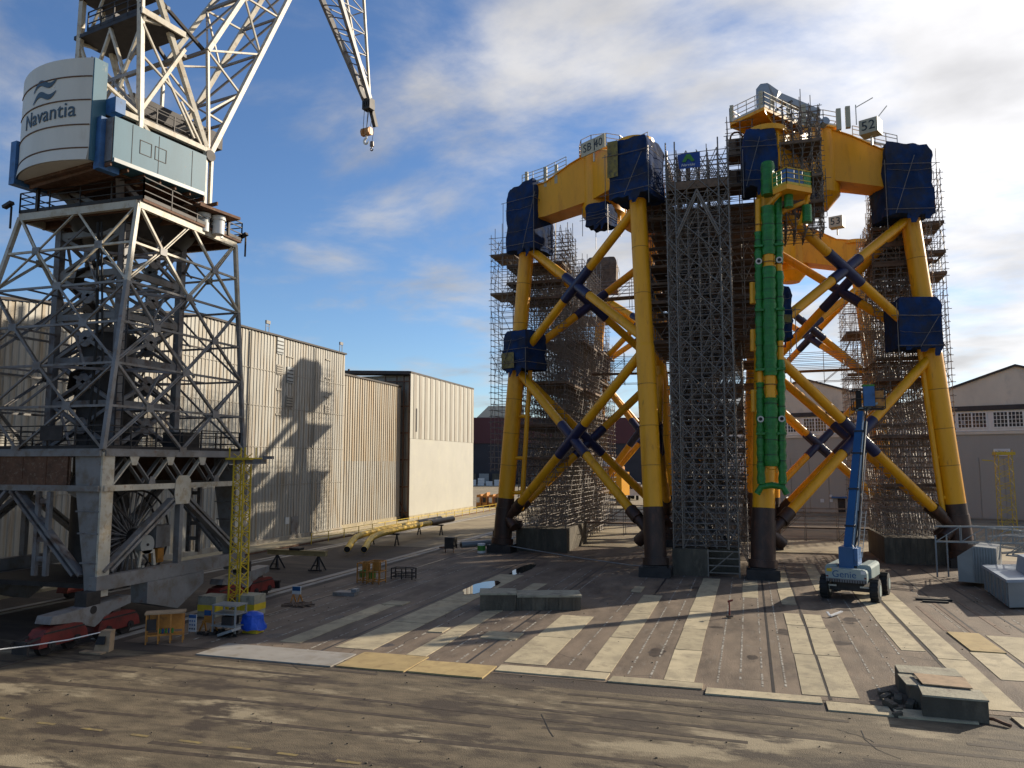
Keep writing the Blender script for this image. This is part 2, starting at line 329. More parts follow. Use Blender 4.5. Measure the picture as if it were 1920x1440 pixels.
# joint strips: thin broken pale lines along the slipway, and dark rail grooves
dash=MB()
for x in (-23,-22,-21,-20,-19,-16.6,-13.4,-11.2,-10.4,-9.5,-6.4,-4.2,-3.42,-1.22,-.5,.2,.92,3.75,4.55,5.2,8.6,11.4,12.4,13.6):
    y=26.9+random.uniform(0,.3)
    while y<52:
        l=random.uniform(.12,.5)
        if random.random()<.8: dash.box(x-.03+random.uniform(-.012,.012),x+.03,y,y+l,-.003,.004)
        y+=l+random.uniform(.04,.16)
dash.obj('joint_strip',m_wpaint,floor,kind='stuff')
for x in (.52,2.16,6.36,9.05,-5.2,-16.0,-10.0,11.0):
    g=MB(); g.box(x-.05,x+.05,26.1,60,-.003,.002); g.obj('rail_groove',m_dark,floor)
for x,y0,y1 in ((7.9,38,44),(8.9,37.8,46),(10.2,38.0,46)):
    g=MB(); g.box(x-.1,x+.1,y0,y1,-.003,.006); g.obj('timber_insert',m_board,floor)
# grit and litter
gr=MB(); rnd=random.Random(5)
for i in range(520):
    x,y=(rnd.uniform(-24,12),rnd.uniform(13,27)) if i<260 else (rnd.uniform(-24,14),rnd.uniform(27,50)); s=rnd.uniform(.006,.028)
    gr.obox((x,y,s*.4),(s,0,0),(0,s*rnd.uniform(.5,1.2),0),(0,0,s*.5))
gr.obj('grit',m_cblock,None,kind='stuff')
for k in range(7):
    y0=13.5+k*1.55; pts=[]; tm=MB()
    for i in range(41):
        x=-34+i*1.35; pts.append(V((x,y0+1.2*math.sin(x*.045+k*.6)+.06*noise.noise((x*.4,k,0))+.02*(x+10),0)))
    for off in (0,1.75):
        zz=-.0074+.0004*(2*k+(off>0))
        for a,c in zip(pts,pts[1:]):
            if noise.noise((a.x*.13+off,k*2.3,5))>-.08: 
                w0=.10; tm.add([(a.x,a.y+off-w0,zz),(c.x,c.y+off-w0,zz),(c.x,c.y+off+w0,zz),(a.x,a.y+off+w0,zz)],[(0,1,2,3)])
    o=tm.obj('tyre_mark',m_tyre,road,kind='stuff')
ck=MB(); rnd=random.Random(17)
for k in range(34):
    x,y=rnd.uniform(-24,12),rnd.uniform(14,48); a=rnd.uniform(0,math.pi); L_=rnd.uniform(.6,2.4); p_=V((x,y,-.0025+.00005*k if y>26 else -.001+.00005*k))
    for q in range(6):
        a+=rnd.uniform(-.5,.5); n_=p_+V((math.cos(a)*L_/6,math.sin(a)*L_/6,0)); s_=V((-math.sin(a),math.cos(a),0))*.012; ck.add([p_-s_,n_-s_,n_+s_,p_+s_],[(0,1,2,3)]); p_=n_
struct(ck.obj('surface_crack',m_black))
def stain(cx,cy,rx,ry,z,mat,seed):
    pts=[]
    for i in range(36):
        a=2*math.pi*i/36; k=1+.35*noise.noise((math.cos(a)*1.7+seed,math.sin(a)*1.7,seed))+.2*noise.noise((math.cos(a)*5+seed,math.sin(a)*5,3))
        pts.append((cx+rx*k*math.cos(a),cy+ry*k*math.sin(a)))
    return rpoly('oil_stain',pts,z,mat,floor)
rnd=random.Random(23)
for k in range(26):
    stain(rnd.uniform(-20,11),rnd.uniform(27,48),rnd.uniform(.12,.5),rnd.uniform(.15,.8),-.0035+.00008*k,m_stain,k+.37)
# crane rails with bedding
for X in (-25.6,-34.9):
    r=MB(); r.box(X-.06,X+.06,5,140,-.02,.03); o=r.obj('crane_rail',m_steel); struct(o)
    r=MB(); r.box(X-.55,X-.12,26,140,-.02,.012); r.box(X+.12,X+.55,26,140,-.02,.012); struct(r.obj('rail_bed',m_gslab))
r=MB(); r.box(-22.2,-22.1,28,120,-.02,.02); struct(r.obj('floor_rail',m_steel))
struct(blob('puddle',-15.05,43.0,.75,2.4,.042,m_water,None,4)); struct(blob('puddle',-14.9,51.2,.5,3.0,.004,m_water,None,9))

# ------------------------------------------------------------------ corrugated halls on the left
def rib_panel(name,X,y0,y1,zb,ztop,pitch,depth,mat,parent):
    """one sheet of ribbed cladding in the plane x=X; ztop(y) gives its upper edge"""
    P=[]; y=y0
    while y<y1-1e-3:
        for fy,dx in ((0,0),(.28,0),(.40,depth),(.78,depth),(.90,0)):
            yy=y+fy*pitch
            if yy<=y1+1e-6: P.append((yy,dx))
        y+=pitch
    P.append((y1,0)); b=MB(); n=len(P); vs=[]
    for yy,dx in P: vs+= [(X+dx,yy,zb if not callable(zb) else zb(yy)),(X+dx,yy,ztop(yy) if callable(ztop) else ztop)]
    b.add(vs,[(2*i,2*i+2,2*i+3,2*i+1) for i in range(n-1)])
    return b.obj(name,mat,parent)
hall=thing('shipyard_hall','long ribbed cream hall with a low gable and rust streaks, nearest shed behind the crane','building',(-41,40,0))
apex=lambda y: 18.8 if y>50 else 18.8-(50-y)*.125
y=9.0
while y<72.5:
    y2=min(y+5.4,72.6); 
    rib_panel('cladding_panel',-41,y,y2,8.6,lambda q: apex(q)-.12,.45,.05,m_clad,hall); rib_panel('cladding_panel',-41,y,y2,.55,8.6,.45,.05,m_clad,hall); y=y2
b=MB(); b.prism([(-41.05,9,0),(-41.05,72.55,0),(-41.05,72.55,18.7),(-41.05,50,18.7),(-41.05,9,apex(9)-.1)],(-38,0,0)); b.obj('wall',m_cladg,hall)
b=MB(); b.bar((-41.0,9,apex(9)),(-41.0,50,18.8),.35,.16); b.bar((-41.0,50,18.8),(-41.0,72.7,18.8),.35,.16); b.obj('roof_edge',m_roof,hall)
b=MB(); b.box(-41.0,-40.86,9,72.6,-.02,.55); b.obj('plinth',m_cladg,hall)
for yy,zz,ww,hh in [(60.6,17.9,1.0,1.5),(60.6,15.7,.9,.9),(60.6,13.9,.8,.2),(62.3,15.4,1.0,1.5),(62.3,12.9,1.0,1.1),(62.3,17.1,1.1,.1),(69.1,17.7,1.0,.12),(69.1,15.8,1.0,.12),(69.0,13.9,1.0,.12),(69.0,12.6,.8,.9),(60.6,11.6,.8,.15)]:
    b=MB(); b.box(-40.98,-40.89,yy-ww/2,yy+ww/2,zz-hh/2,zz+hh/2); p=b.obj('wall_vent',m_galv if hh>1.4 else m_cladg,hall)
    if hh>.5:
        b=MB(); 
        for k in range(4): b.box(-40.89,-40.86,yy-ww/2+.05,yy+ww/2-.05,zz-hh/2+hh*(k+.35)/4.4,zz-hh/2+hh*(k+.6)/4.4)
        b.obj('louvre',m_dark,p)
def flood(x,y,z,par):
    b=MB()
    for dy in (-.25,.25): b.bar((x,y+dy,z),(x,y+dy,z+.9),.05)
    b.bar((x,y-.25,z+.5),(x,y+.25,z+.5),.04); b.box(x-.05,x+.1,y-.3,y+.3,z+.7,z+1.0); b.obj('floodlight',m_greyp,par)
flood(-40.9,58.5,18.9,hall); flood(-40.9,71.5,18.9,hall)
for yy in (33,45.5,56.2,66.6):
    b=MB(); b.bar((-40.84,yy,.2),(-40.84,yy,apex(yy)-.2),.11); b.obj('downpipe',m_cladg,hall)
for zz in (5.2,8.6,12.2,15.4):
    b=MB(); b.box(-40.935,-40.925,9,72.6,zz,zz+.05); b.obj('sheet_lap',m_cladg,hall)
b=MB(); b.box(-40.95,-40.9,63.2,64.3,.1,2.2); d_=b.obj('door',m_dgrey,hall)
b=MB(); b.box(-40.95,-40.88,62.2,62.8,1.6,2.2); b.obj('notice',m_signp,hall)
# middle, lower hall
hall2=thing('shipyard_hall','lower rust streaked ribbed hall between the tall cream halls','building',(-42.3,79,0))
y=72.75
while y<89:
    y2=y+2.75
    rib_panel('cladding_panel',-42.3,y,y2,7.4,16.9,.55,.08,m_cladr,hall2); rib_panel('cladding_panel',-42.3,y,y2,.55,7.4,.55,.08,m_clad,hall2); y=y2
b=MB(); b.box(-78,-42.35,72.7,y,0,16.8); b.obj('wall',m_cladg,hall2)
b=MB(); b.box(-42.35,-42.1,72.7,y,16.82,17.0); b.obj('roof_edge',m_roof,hall2)
b=MB(); b.box(-42.3,-42.1,72.7,y,-.02,.55); b.obj('plinth',m_slab,hall2)
# far hall with open framed end
hall3=thing('shipyard_hall','smooth cream hall with striped upper cladding and an open framed end, farthest along the row','building',(-41,100,0))
y=89.3; i=0
T3=lambda q: 18.75
while y<112.6:
    y2=y+.9
    b=MB(); b.box(-41,-40.95+(.05 if i%2 else 0),y,y2,10.3,18.6); b.obj('cladding_panel',m_cladl if i%2==0 else m_cladg,hall3)
    y=y2; i+=1
y3=y; y=89.3
while y<y3-.1:
    y2=min(y+4.68,y3); b=MB(); b.box(-41,-40.94,y,y2,.6,10.28); b.obj('cladding_panel',m_cladl,hall3); y=y2
b=MB(); b.box(-41,-40.9,89.3,y3,-.02,.6); 
for k in range(9): b.box(-40.9,-40.86,90.5+k*2.6,90.9+k*2.6,.1,.5)
b.obj('plinth',m_slab,hall3)
b=MB(); b.box(-79,-41.05,91.0,y3-.02,0,18.6); b.obj('wall',m_cladg,hall3)
b=MB(); b.box(-41.2,-40.88,89.2,y3+.05,18.62,18.85); b.prism([(-79,89.1,20.5),(-41,89.1,18.87),(-41,89.1,18.45),(-79,89.1,20.1)],(0,2.4,0)); b.obj('roof_edge',m_roof,hall3)
b=MB()
for zz in (1.0,4.2,7.6,11,14.4,17.6): b.bar((-46,89.5,zz),(-41.1,89.5,zz),.16)
for xx in (-41.2,-42.0,-43.0,-44.6): b.bar((xx,89.5,.3),(xx,89.5,18.3),.14)
for xx in (-50,-56,-62,-68): b.bar((xx,89.6,17),(xx,89.6,19.5),.2)
b.bar((-41.1,89.5,0),(-42.4,89.5,2.4),.12); b.obj('end_frame',m_rustp,hall3)
b=MB(); b.box(-46,-41.25,90.2,90.3,.6,18.2); b.obj('end_sheet',m_cladg,hall3)
b=MB(); b.box(-40.94,-40.85,90.9,91.2,11.2,14.2); b.obj('ventilation_slot',m_dark,hall3)
# long railing and kerb in front of the halls
rl=thing('pipe_railing','low ochre pipe railing along the foot of the cream halls','railing',(-37.4,90,0))
for k in range(20):
    b=MB(); y=61+k*2.9; b.bar((-37.4,y,0),(-37.4,y,.95),.06); b.obj('post',m_masty,rl)
for zz in (.5,.93):
    b=MB(); b.bar((-37.4,61,zz),(-37.4,116.2,zz),.045); b.obj('rail',m_masty,rl)
b=MB(); b.box(-40.85,-38.2,10,140,-.02,.16); struct(b.obj('pavement',m_slab))
b=MB(); b.box(-38.1,-37.9,50,140,-.02,.1); struct(b.obj('pavement_kerb',m_rustp))

# ------------------------------------------------------------------ background
mar=thing('maroon_shed','dark maroon shed with a black lower wall beyond the yellow jackets','building',(-70,262,0))
D0=V((.956,.294,0)); DN=V((-.294,.956,0))
def CP(R,F,z=0): p=D0*R+DN*F; return V((p.x,p.y,z))       # camera-relative ground axes: right R, forward F
b=MB(); b.prism([CP(-22,262,13.8),CP(52,262,13.8),CP(52,262,22.6),CP(-22,262,22.6)],DN*40); b.obj('wall',m_maroon,mar,label='maroon upper wall')
b=MB(); b.prism([CP(-22,262.3,0),CP(52,262.3,0),CP(52,262.3,13.78),CP(-22,262.3,13.78)],DN*39); b.obj('wall',m_dclad,mar,label='black lower wall')
b=MB(); b.prism([CP(-12,262.2,22.65),CP(4,262.2,22.65),CP(4,262.2,26.6),CP(-8,262.2,26.6)],DN*30); b.obj('roof_monitor',m_cladl,mar)
b=MB(); b.prism([CP(-17,261,12.0),CP(-13.5,261,12.0),CP(-13.5,261,23.5),CP(-17,261,23.5)],DN*.8); b.obj('stair_tower',m_galv,mar)
for k in range(9):
    b=MB(); r=-15.5+k*4.4; b.prism([CP(r,261.9,.2),CP(r+3.3,261.9,.2),CP(r+3.3,261.9,3.6),CP(r,261.9,3.6)],DN*.3); b.obj('door',m_galv if k%2 else m_cblock,mar)
# stacked pallets in front of it
for k in range(5):
    b=MB(); r=-15+k*2.6; h=1.4+.5*(k%3)
    for q in range(3): b.obox(CP(r,246,h*(q+.5)/3),D0*1.0,DN*.8,(0,0,h/6.6))
    tag(b.obj('pallet_stack',m_signp),['pale pallet stack at the left end of the row before the black wall','second pale pallet stack before the black wall','middle pale pallet stack before the black wall','fourth pale pallet stack before the black wall','rightmost pale pallet stack before the black wall'][k],'pallets',group='pallet stacks before the dark shed')
def hill(name,pts,F,depth):
    b=MB(); n=90; 
    for j in range(8):
        for i in range(n+1):
            t=i/n; R=pts[0][0]+(pts[-1][0]-pts[0][0])*t
            for (a,za),(c,zc) in zip(pts,pts[1:]):
                if a<=R<=c+1e-6: z=za+(zc-za)*(R-a)/(c-a)
            k=math.sin(math.pi/2*min(1,j/5)); p=CP(R,F+depth*j/7,z*k+5*noise.noise((R*.03,j*.7,F))+(3*noise.noise((R*.11,j*1.3,2))))
            b.v.append(tuple(p) if j else tuple(CP(R,F,-1)))
    for j in range(7):
        for i in range(n): b.f.append((j*(n+1)+i,j*(n+1)+i+1,(j+1)*(n+1)+i+1,(j+1)*(n+1)+i))
    struct(b.obj(name,m_hill,smooth=True))
hill('hill',[(-700,30),(-300,70),(-60,66),(60,80),(140,96),(200,84),(420,60),(900,40)],1150,300)
# hangar on the right: two gables
HU=V((.932,-.362,0)); HN=V((.362,.932,0)); HO=V((20.54,116.7,0))
def HP(u,z=0,n=0): p=HO+HU*u+HN*n; return V((p.x,p.y,z))
hang=thing('hangar','beige twin gabled hangar with a band of gridded windows over grey sliding doors','building',(20.5,116.7,0))
GW=13.2
for g in (-1,0,1):
    u0=-2*GW+(g+1)*2*GW; c=u0+GW
    b=MB(); b.prism([HP(u0,14.6),HP(u0+2*GW,14.6),HP(u0+2*GW,15.2),HP(c,19.6),HP(u0,15.2)],HN*50); b.obj('gable',m_hang,hang)
    b=MB(); 
    for p,q in ((HP(u0,15.3,-.3),HP(c,19.75,-.3)),(HP(c,19.75,-.3),HP(u0+2*GW,15.3,-.3))):
        b.prism([p,q,q+V((0,0,-.28)),p+V((0,0,-.28))],HN*50.6)
    b.obj('roof_edge',m_roof,hang)
b=MB(); b.prism([HP(-26.4,14.0,-.35),HP(52.8,14.0,-.35),HP(52.8,14.6,-.35),HP(-26.4,14.6,-.35)],HN*1.0); b.obj('fascia',m_roof,hang)
b=MB(); b.prism([HP(-26.4,11.3,.02),HP(52.8,11.3,.02),HP(52.8,13.98,.02),HP(-26.4,13.98,.02)],HN*40); b.obj('clerestory_wall',m_trim,hang)
b=MB(); b.prism([HP(-26.4,0,.1),HP(52.8,0,.1),HP(52.8,11.28,.1),HP(-26.4,11.28,.1)],HN*40); b.obj('wall',m_door,hang)
b=MB(); b.prism([HP(-26.4,10.9,-.1),HP(52.8,10.9,-.1),HP(52.8,11.25,-.1),HP(-26.4,11.25,-.1)],HN*.2); b.obj('door_track',m_hang,hang)
def win(u0,u1,z0,z1,nx,nz,par):
    b=MB(); b.prism([HP(u0,z0,-.02),HP(u1,z0,-.02),HP(u1,z1,-.02),HP(u0,z1,-.02)],HN*.03); p=b.obj('window',m_glass,par)
    b=MB()
    for i in range(nx+1):
        u=u0+(u1-u0)*i/nx; k=.09 if i in (0,nx,nx//2) else .04; b.prism([HP(u-k,z0,-.1),HP(u+k,z0,-.1),HP(u+k,z1,-.1),HP(u-k,z1,-.1)],HN*.07)
    for i in range(nz+1):
        z=z0+(z1-z0)*i/nz; k=.07 if i in (0,nz) else .03; b.prism([HP(u0,z-k,-.12),HP(u1,z-k,-.12),HP(u1,z+k,-.12),HP(u0,z+k,-.12)],HN*.07)
    b.obj('window_frame',m_trim,p)
    for i in range(nx):
        for j in range(nz):
            if random.random()<.16:
                a0=u0+(u1-u0)*(i+.12)/nx; a1=u0+(u1-u0)*(i+.88)/nx; c0=z0+(z1-z0)*(j+.1)/nz; c1=z0+(z1-z0)*(j+.9)/nz; q=MB(); q.prism([HP(a0,c0,-.035),HP(a1,c0,-.035),HP(a1,c1,-.035),HP(a0,c1,-.035)],HN*.01); q.obj('pane',random.choice([m_maroon,m_galv,m_dgrey,m_dclad]),p)
for k in range(16): win(-25.6+k*4.0,-25.6+k*4.0+3.3,11.75,13.75,8,4,hang)
for zz in (8.7,6.3,3.9): win(-25.6,-23.0,zz-1.0,zz+1.0,6,4,hang)
for zz in (8.9,6.5,4.1,1.9): win(-22.4,-20.2,zz-1.0,zz+1.0,6,4,hang)
for k in range(24):
    b=MB(); u=-18.4+k*2.7
    if u<48: b.prism([HP(u,.1,.02),HP(u+2.62,.1,.02),HP(u+2.62,7.9,.02),HP(u,7.9,.02)],HN*.09); b.obj('door_leaf',m_door,hang)
b=MB(); b.prism([HP(-9.2,0,-.06),HP(-8.2,0,-.06),HP(-8.2,2.1,-.06),HP(-9.2,2.1,-.06)],HN*.08); d=b.obj('door',m_dark,hang)
b=MB(); b.prism([HP(-9.9,2.2,-.5),HP(-7.9,2.2,-.5),HP(-7.9,2.4,-.5),HP(-9.9,2.4,-.5)],HN*.55); b.obj('canopy',m_blue,hang)
for u,z,s in ((-11.6,1.5,.5),(-10.3,1.6,.4),(-10.3,2.3,.35)):
    b=MB(); b.prism([HP(u,z,-.08),HP(u+s,z,-.08),HP(u+s,z+s,-.08),HP(u,z+s,-.08)],HN*.1); b.obj('notice',m_signp,hang)
sg=thing('door_sign','white sign reading PUERTA 1 high on the grey hangar wall','sign',HP(11.15,8.2,-.1))
b=MB(); b.prism([HP(10.25,8.1,-.1),HP(12.05,8.1,-.1),HP(12.05,9.0,-.1),HP(10.25,9.0,-.1)],HN*.1); b.obj('plate',m_signp,sg)
text_obj('lettering','PUERTA 1',.36,face_matrix(HP(11.15,8.55,-.115),HU),m_letter,sg,depth=.01)
# ================================================================== YELLOW JACKETS
def pipe(name,p,q,r,mat,par,n=16,r2=None):
    b=MB(); b.tube(p,q,r,n,r2); return b.obj(name,mat,par,smooth=True)
def railing(name,pts,par,h=1.1,mat=None,step=1.1,kick=False):
    b=MB()
    for p,q in zip(pts,pts[1:]):
        p,q=V(p),V(q); L=(q-p).length; n=max(1,round(L/step))
        for k in range(n+1):
            c=lerp(p,q,k/n); b.bar(c,c+V((0,0,h)),.055)
        for hh in (.38,.74,h): b.bar(p+V((0,0,hh)),q+V((0,0,hh)),.045)
        b.bar(p+V((0,0,.08)),q+V((0,0,.08)),.02,.16)
    return b.obj(name,mat or m_rail,par)
def jacket(nm,label,N,Lg,T,tp=True,ztop=25.6,jt=True,rl=.6,zn=15.25):
    N,Lg,T=V((*N,0)),V((*Lg,0)),V((*T,0)); hub=(N+Lg+T)/3
    root=thing('jacket',label,'wind turbine jacket',hub)
    lean=2.25/25.
    def ax(b,z): d=(hub-b).normalized(); return V((b.x+d.x*lean*z,b.y+d.y*lean*z,z))
    for b_ in (N,Lg,T):
        r=rl if b_ is N else rl*1.06
        lg=MB(); lg.tube(ax(b_,4.35),ax(b_,9.6),r*1.06,24,cap=False); lg.tube(ax(b_,9.6),ax(b_,15.0),r*1.06,24,cap=False); lg.tube(ax(b_,15.0),ax(b_,15.25),r*1.06,24,r2=r*.97,cap=False); lg.tube(ax(b_,15.25),ax(b_,ztop+(2 if tp else 0)),r*.97,24)
        lo=lg.obj('leg',m_yellow,root,smooth=True)
        wl=MB()
        for zz in (7.0,9.6,12.4,18.7,22.): wl.tube(ax(b_,zz),ax(b_,zz+.05),r*1.075 if zz<15 else r*.985,24,cap=False)
        wl.obj('weld_seam',m_weld,lo,smooth=True)
        ft=MB(); ft.tube(ax(b_,.75),ax(b_,3.6),r*1.18,24); ft.tube(ax(b_,3.6),ax(b_,4.36),r*1.10,24); ft.tube(ax(b_,.7),ax(b_,1.15),r*1.4,24); ft.obj('leg_foot',m_foot,lo,smooth=True)
        st=MB(); c=ax(b_,.4); st.box(c.x-1.0,c.x+1.0,c.y-.9,c.y+.9,0,.62); st.box(c.x-.75,c.x+.75,c.y-.7,c.y+.7,.62,.72); st.obj('support_stool',m_dark,root)
    rb=.33
    def brace(a,za,b_,zb,dark_low):
        p,q=ax(a,za),ax(b_,zb)
        # cut inside legs
        d=(q-p).normalized(); p2,q2=p+d*.45,q-d*.45
        br=MB()
        if dark_low:
            low,hi=(p2,q2) if p2.z<q2.z else (q2,p2); t=(4.1-low.z)/(hi.z-low.z); m=lerp(low,hi,t)
            br.tube(m,hi,rb,14); o=br.obj('brace',m_yellow,root,smooth=True)
            e=MB(); e.tube(low,m,rb*1.0,14); e.tube(m-(hi-low).normalized()*.9,m,rb*1.3,14); e.obj('brace_end',m_foot,o,smooth=True)
        else:
            br.tube(p2,q2,rb,14); o=br.obj('brace',m_yellow,root,smooth=True)
        return o,p,q
    for a,b_ in ((Lg,N),(N,T),(T,Lg)):
        for zl,zh in ((zn+.35,ztop-.4),(2.3,zn-.35)):
            o1,p,q=brace(a,zl,b_,zh,zl<5); o2,r_,s_=brace(b_,zl,a,zh,zl<5)
            # crossing point in the face
            t=.5; x1=lerp(p,q,.5); 
            # solve crossing along first brace: equal heights are not needed, use closest approach
            d1,d2=(q-p),(s_-r_); w0=p-r_; A,B,Cc,D,E_=d1.dot(d1),d1.dot(d2),d2.dot(d2),d1.dot(w0),d2.dot(w0); den=A*Cc-B*B
            t1=(B*E_-Cc*D)/den; t2=(A*E_-B*D)/den
            for o_,P,Q,t in ((o1,p,q,t1),(o2,r_,s_,t2)):
                c=lerp(P,Q,t); d=(Q-P).normalized(); pipe('brace_sleeve',c-d*random.uniform(1.5,2.1),c+d*random.uniform(1.5,2.1),rb*1.14,m_sleeve,o_,14)
        # short stubs below each foot brace
        for a_,c_ in ((a,b_),(b_,a)):
            p=ax(a_,3.1); d=((ax(c_,0)-p).normalized()+V((0,0,-.55))).normalized(); pipe('brace_stub',p,p+d*1.75,rb*1.2,m_foot,root,14)
    # J-tubes beside the outer leg
    if jt:
        for b_,k in ((Lg,1.5),):
            d=(N-b_).normalized(); o=d*k+V((.3,.5,0)); j=MB(); j.tube(ax(b_,3.4)+o,ax(b_,16.5)+o*.8,.2,12)
            for zz in (4.8,7.6,11.0): j.tube(ax(b_,zz),ax(b_,zz)+o,.16,10)
            j.obj('j_tube',m_yellow,root,smooth=True)
    # anodes / lifting lug on the outer foot
    lug=MB(); c=ax(Lg,2.6); d=(Lg-N).normalized(); lug.prism([c+d*.6+V((0,0,-.4)),c+d*1.05+V((0,0,-.2)),c+d*1.1+V((0,0,.25)),c+d*.6+V((0,0,.5))],V((.06,.12,0))); lug.tube(c+d*.7+V((0,0,-1.6)),c+d*.75+V((0,0,-.9)),.5,14); lug.obj('lifting_lug',m_foot,root)
    if not tp: return root,ax,hub
    # transition piece: hub drum with three tapering box girders
    hb=MB(); hb.tube((hub.x,hub.y,27.2),(hub.x,hub.y,32.0),1.75,32); hb.tube((hub.x,hub.y,26.2),(hub.x,hub.y,27.2),.9,32,r2=1.75); hb.obj('hub',m_yellow,root,smooth=True)
    for b_ in (N,Lg,T):
        e=ax(b_,28); d=(e-V((hub.x,hub.y,28))); d.z=0; L=d.length; d.normalize(); s=V((-d.y,d.x,0)); c0=V((hub.x,hub.y,0))
        g=MB(); secs=[(1.0,1.25,28.05,31.95),(L*.4,1.15,27.75,31.3),(L*.72,1.1,27.3,30.1),(L+.35,1.0,27.1,29.75)]
        for t,wd,z0,z1 in secs:
            for sx,zz in ((-1,z0),(1,z0),(1,z1),(-1,z1)): q=c0+d*t+s*(sx*wd); g.v.append((q.x,q.y,zz))
        for k in range(3):
            for i in range(4): g.f.append((4*k+i,4*k+(i+1)%4,4*k+4+(i+1)%4,4*k+4+i))
        g.f+= [(3,2,1,0),(12,13,14,15)]
        go=g.obj('box_girder',m_yellow,root)
        fl=MB()
        for k in range(3):
            (t0,w0,a0,z0),(t1,w1,a1,z1)=secs[k],secs[k+1]
            P=[c0+d*t0-s*(w0+.14)+V((0,0,z0)),c0+d*t0+s*(w0+.14)+V((0,0,z0)),c0+d*t1+s*(w1+.14)+V((0,0,z1)),c0+d*t1-s*(w1+.14)+V((0,0,z1))]
            fl.prism(P,(0,0,.07))
        fl.tube(c0+d*(L-.1)+V((0,0,29.6)),c0+d*(L-.1)+V((0,0,29.95)),1.35,28)
        fl.obj('girder_flange',m_yellow,go)
        le=MB()
        for sx in (-1,1): le.box(e.x+sx*.8-.06,e.x+sx*.8+.06,e.y-.15,e.y+.15,29.9,30.2)
        le.obj('lifting_eye',m_rail,go)
    dk=MB(); n=10; R=2.0
    dk.prism([(hub.x+R*math.cos(2*math.pi*i/n),hub.y+R*math.sin(2*math.pi*i/n),32.0) for i in range(n)],(0,0,.14)); dk.obj('deck',m_yellow,root)
    pr=[(hub.x+R*.97*math.cos(2*math.pi*i/n),hub.y+R*.97*math.sin(2*math.pi*i/n),32.14) for i in range(n+1)]
    railing('deck_railing',pr,root)
    return root,ax,hub
J1,ax1,hub1=jacket('SB','yellow three legged jacket under the SB 40 board, left of the tall scaffold tower','',) if False else jacket('j1','yellow jacket carrying the SB 40 board, left of the tall scaffold tower',(-5.9,50.7),(-19.5,60.5),(-6.7,69.0))
J2,ax2,hub2=jacket('j2','yellow jacket with the cream 52 sign and a grey crane on its deck',(.6,51.5),(14.1,61.3),(1.5,69.5),rl=.64)
J3,ax3,hub3=jacket('j3','topless yellow jacket seen between the legs of the jacket with the SB 40 board',(-4.6,78.5),(-18.8,90.5),(-5.5,100),tp=False,ztop=27.5,zn=18.2,rl=.56)
J4,ax4,hub4=jacket('j4','yellow jacket carrying the cream 53 sign, standing behind the jacket with the 52 sign',(-.2,76.5),(13.6,84.5),(1.0,94),rl=.58)
for j in (J1,J2,J3,J4): j['group']='yellow steel jackets on the slipway'
# --- identity signs
def sign(nm,txt,c,u,w,h,par,depth=.5,size=None):
    c,u=V(c),V(u).normalized(); n=u.cross(V((0,0,1))); b=MB()
    b.obox(c-n*(depth/2),u*(w/2),n*(depth/2),(0,0,h/2)); o=b.obj('sign_box',m_signy,par)
    p=MB(); p.obox(c-n*(depth*.5+.1)-V((0,0,h/2+.35)),u*.06,n*.06,(0,0,.35)); p.obj('sign_post',m_rail,o)
    text_obj('lettering',txt,size or h*.9,face_matrix(c+n*.012,u),m_letter,o,depth=.012,space=1.05)
    return o
FR=V((.82,-.57,0))
s=sign('s','SB 40',(-10.9,56.8,31.75),FR,2.6,1.1,J1,.12,.9)
d_=FR.cross(V((0,0,1))); b=MB(); q=V((-10.9,56.8,31.75))+FR*.18+d_*.012
b.obox(q,FR*.04,d_*.01,(0,0,.45)); b.obj('lettering_bar',m_letter,s)
sign('s','52',(8.75,57.3,30.95),(.9,-.43,0),1.25,1.05,J2,1.1)
sign('s','53',(8.9,80.5,31.1),(.93,-.36,0),1.3,1.1,J4,1.0)
# --- railings, ledges and bits along the girder tops
def girder_rail(hub,axf,N_or_L,par,t0,t1,side=1):
    e=axf(V((*N_or_L,0)),28); d=(e-V((hub.x,hub.y,28))); d.z=0; L=d.length; d.normalize(); s=V((-d.y,d.x,0))*side
    zt=lambda t: 32.0-(t/L)*2.2
    P=[V((hub.x,hub.y,0))+d*t+s*1.1+V((0,0,max(29.95,zt(t))+.05)) for t in (t0,(t0+t1)/2,t1)]
    railing('girder_railing',P,par,1.0,step=.9)
girder_rail(hub1,ax1,(-19.5,60.5),J1,2.8,6.6,1); girder_rail(hub1,ax1,(-19.5,60.5),J1,2.8,5.6,-1)
girder_rail(hub2,ax2,(14.1,61.3),J2,2.6,5.6,-1); girder_rail(hub2,ax2,(14.1,61.3),J2,2.6,5.0,1); girder_rail(hub1,ax1,(-5.9,50.7),J1,2.6,7.5,1)
b=MB()
for k,(t,h) in enumerate(((3.6,.9),(4.6,1.0),(6.4,1.1))):
    c=lerp(V((hub1.x,hub1.y,31.2)),V((-17.6,60.6,30.)),t/7.5)+V((-.4,-1.1,0)); b.box(c.x-.12,c.x+.12,c.y-.12,c.y+.12,c.z-.7,c.z+h)
b.obj('bollard_post',m_signy,J1)
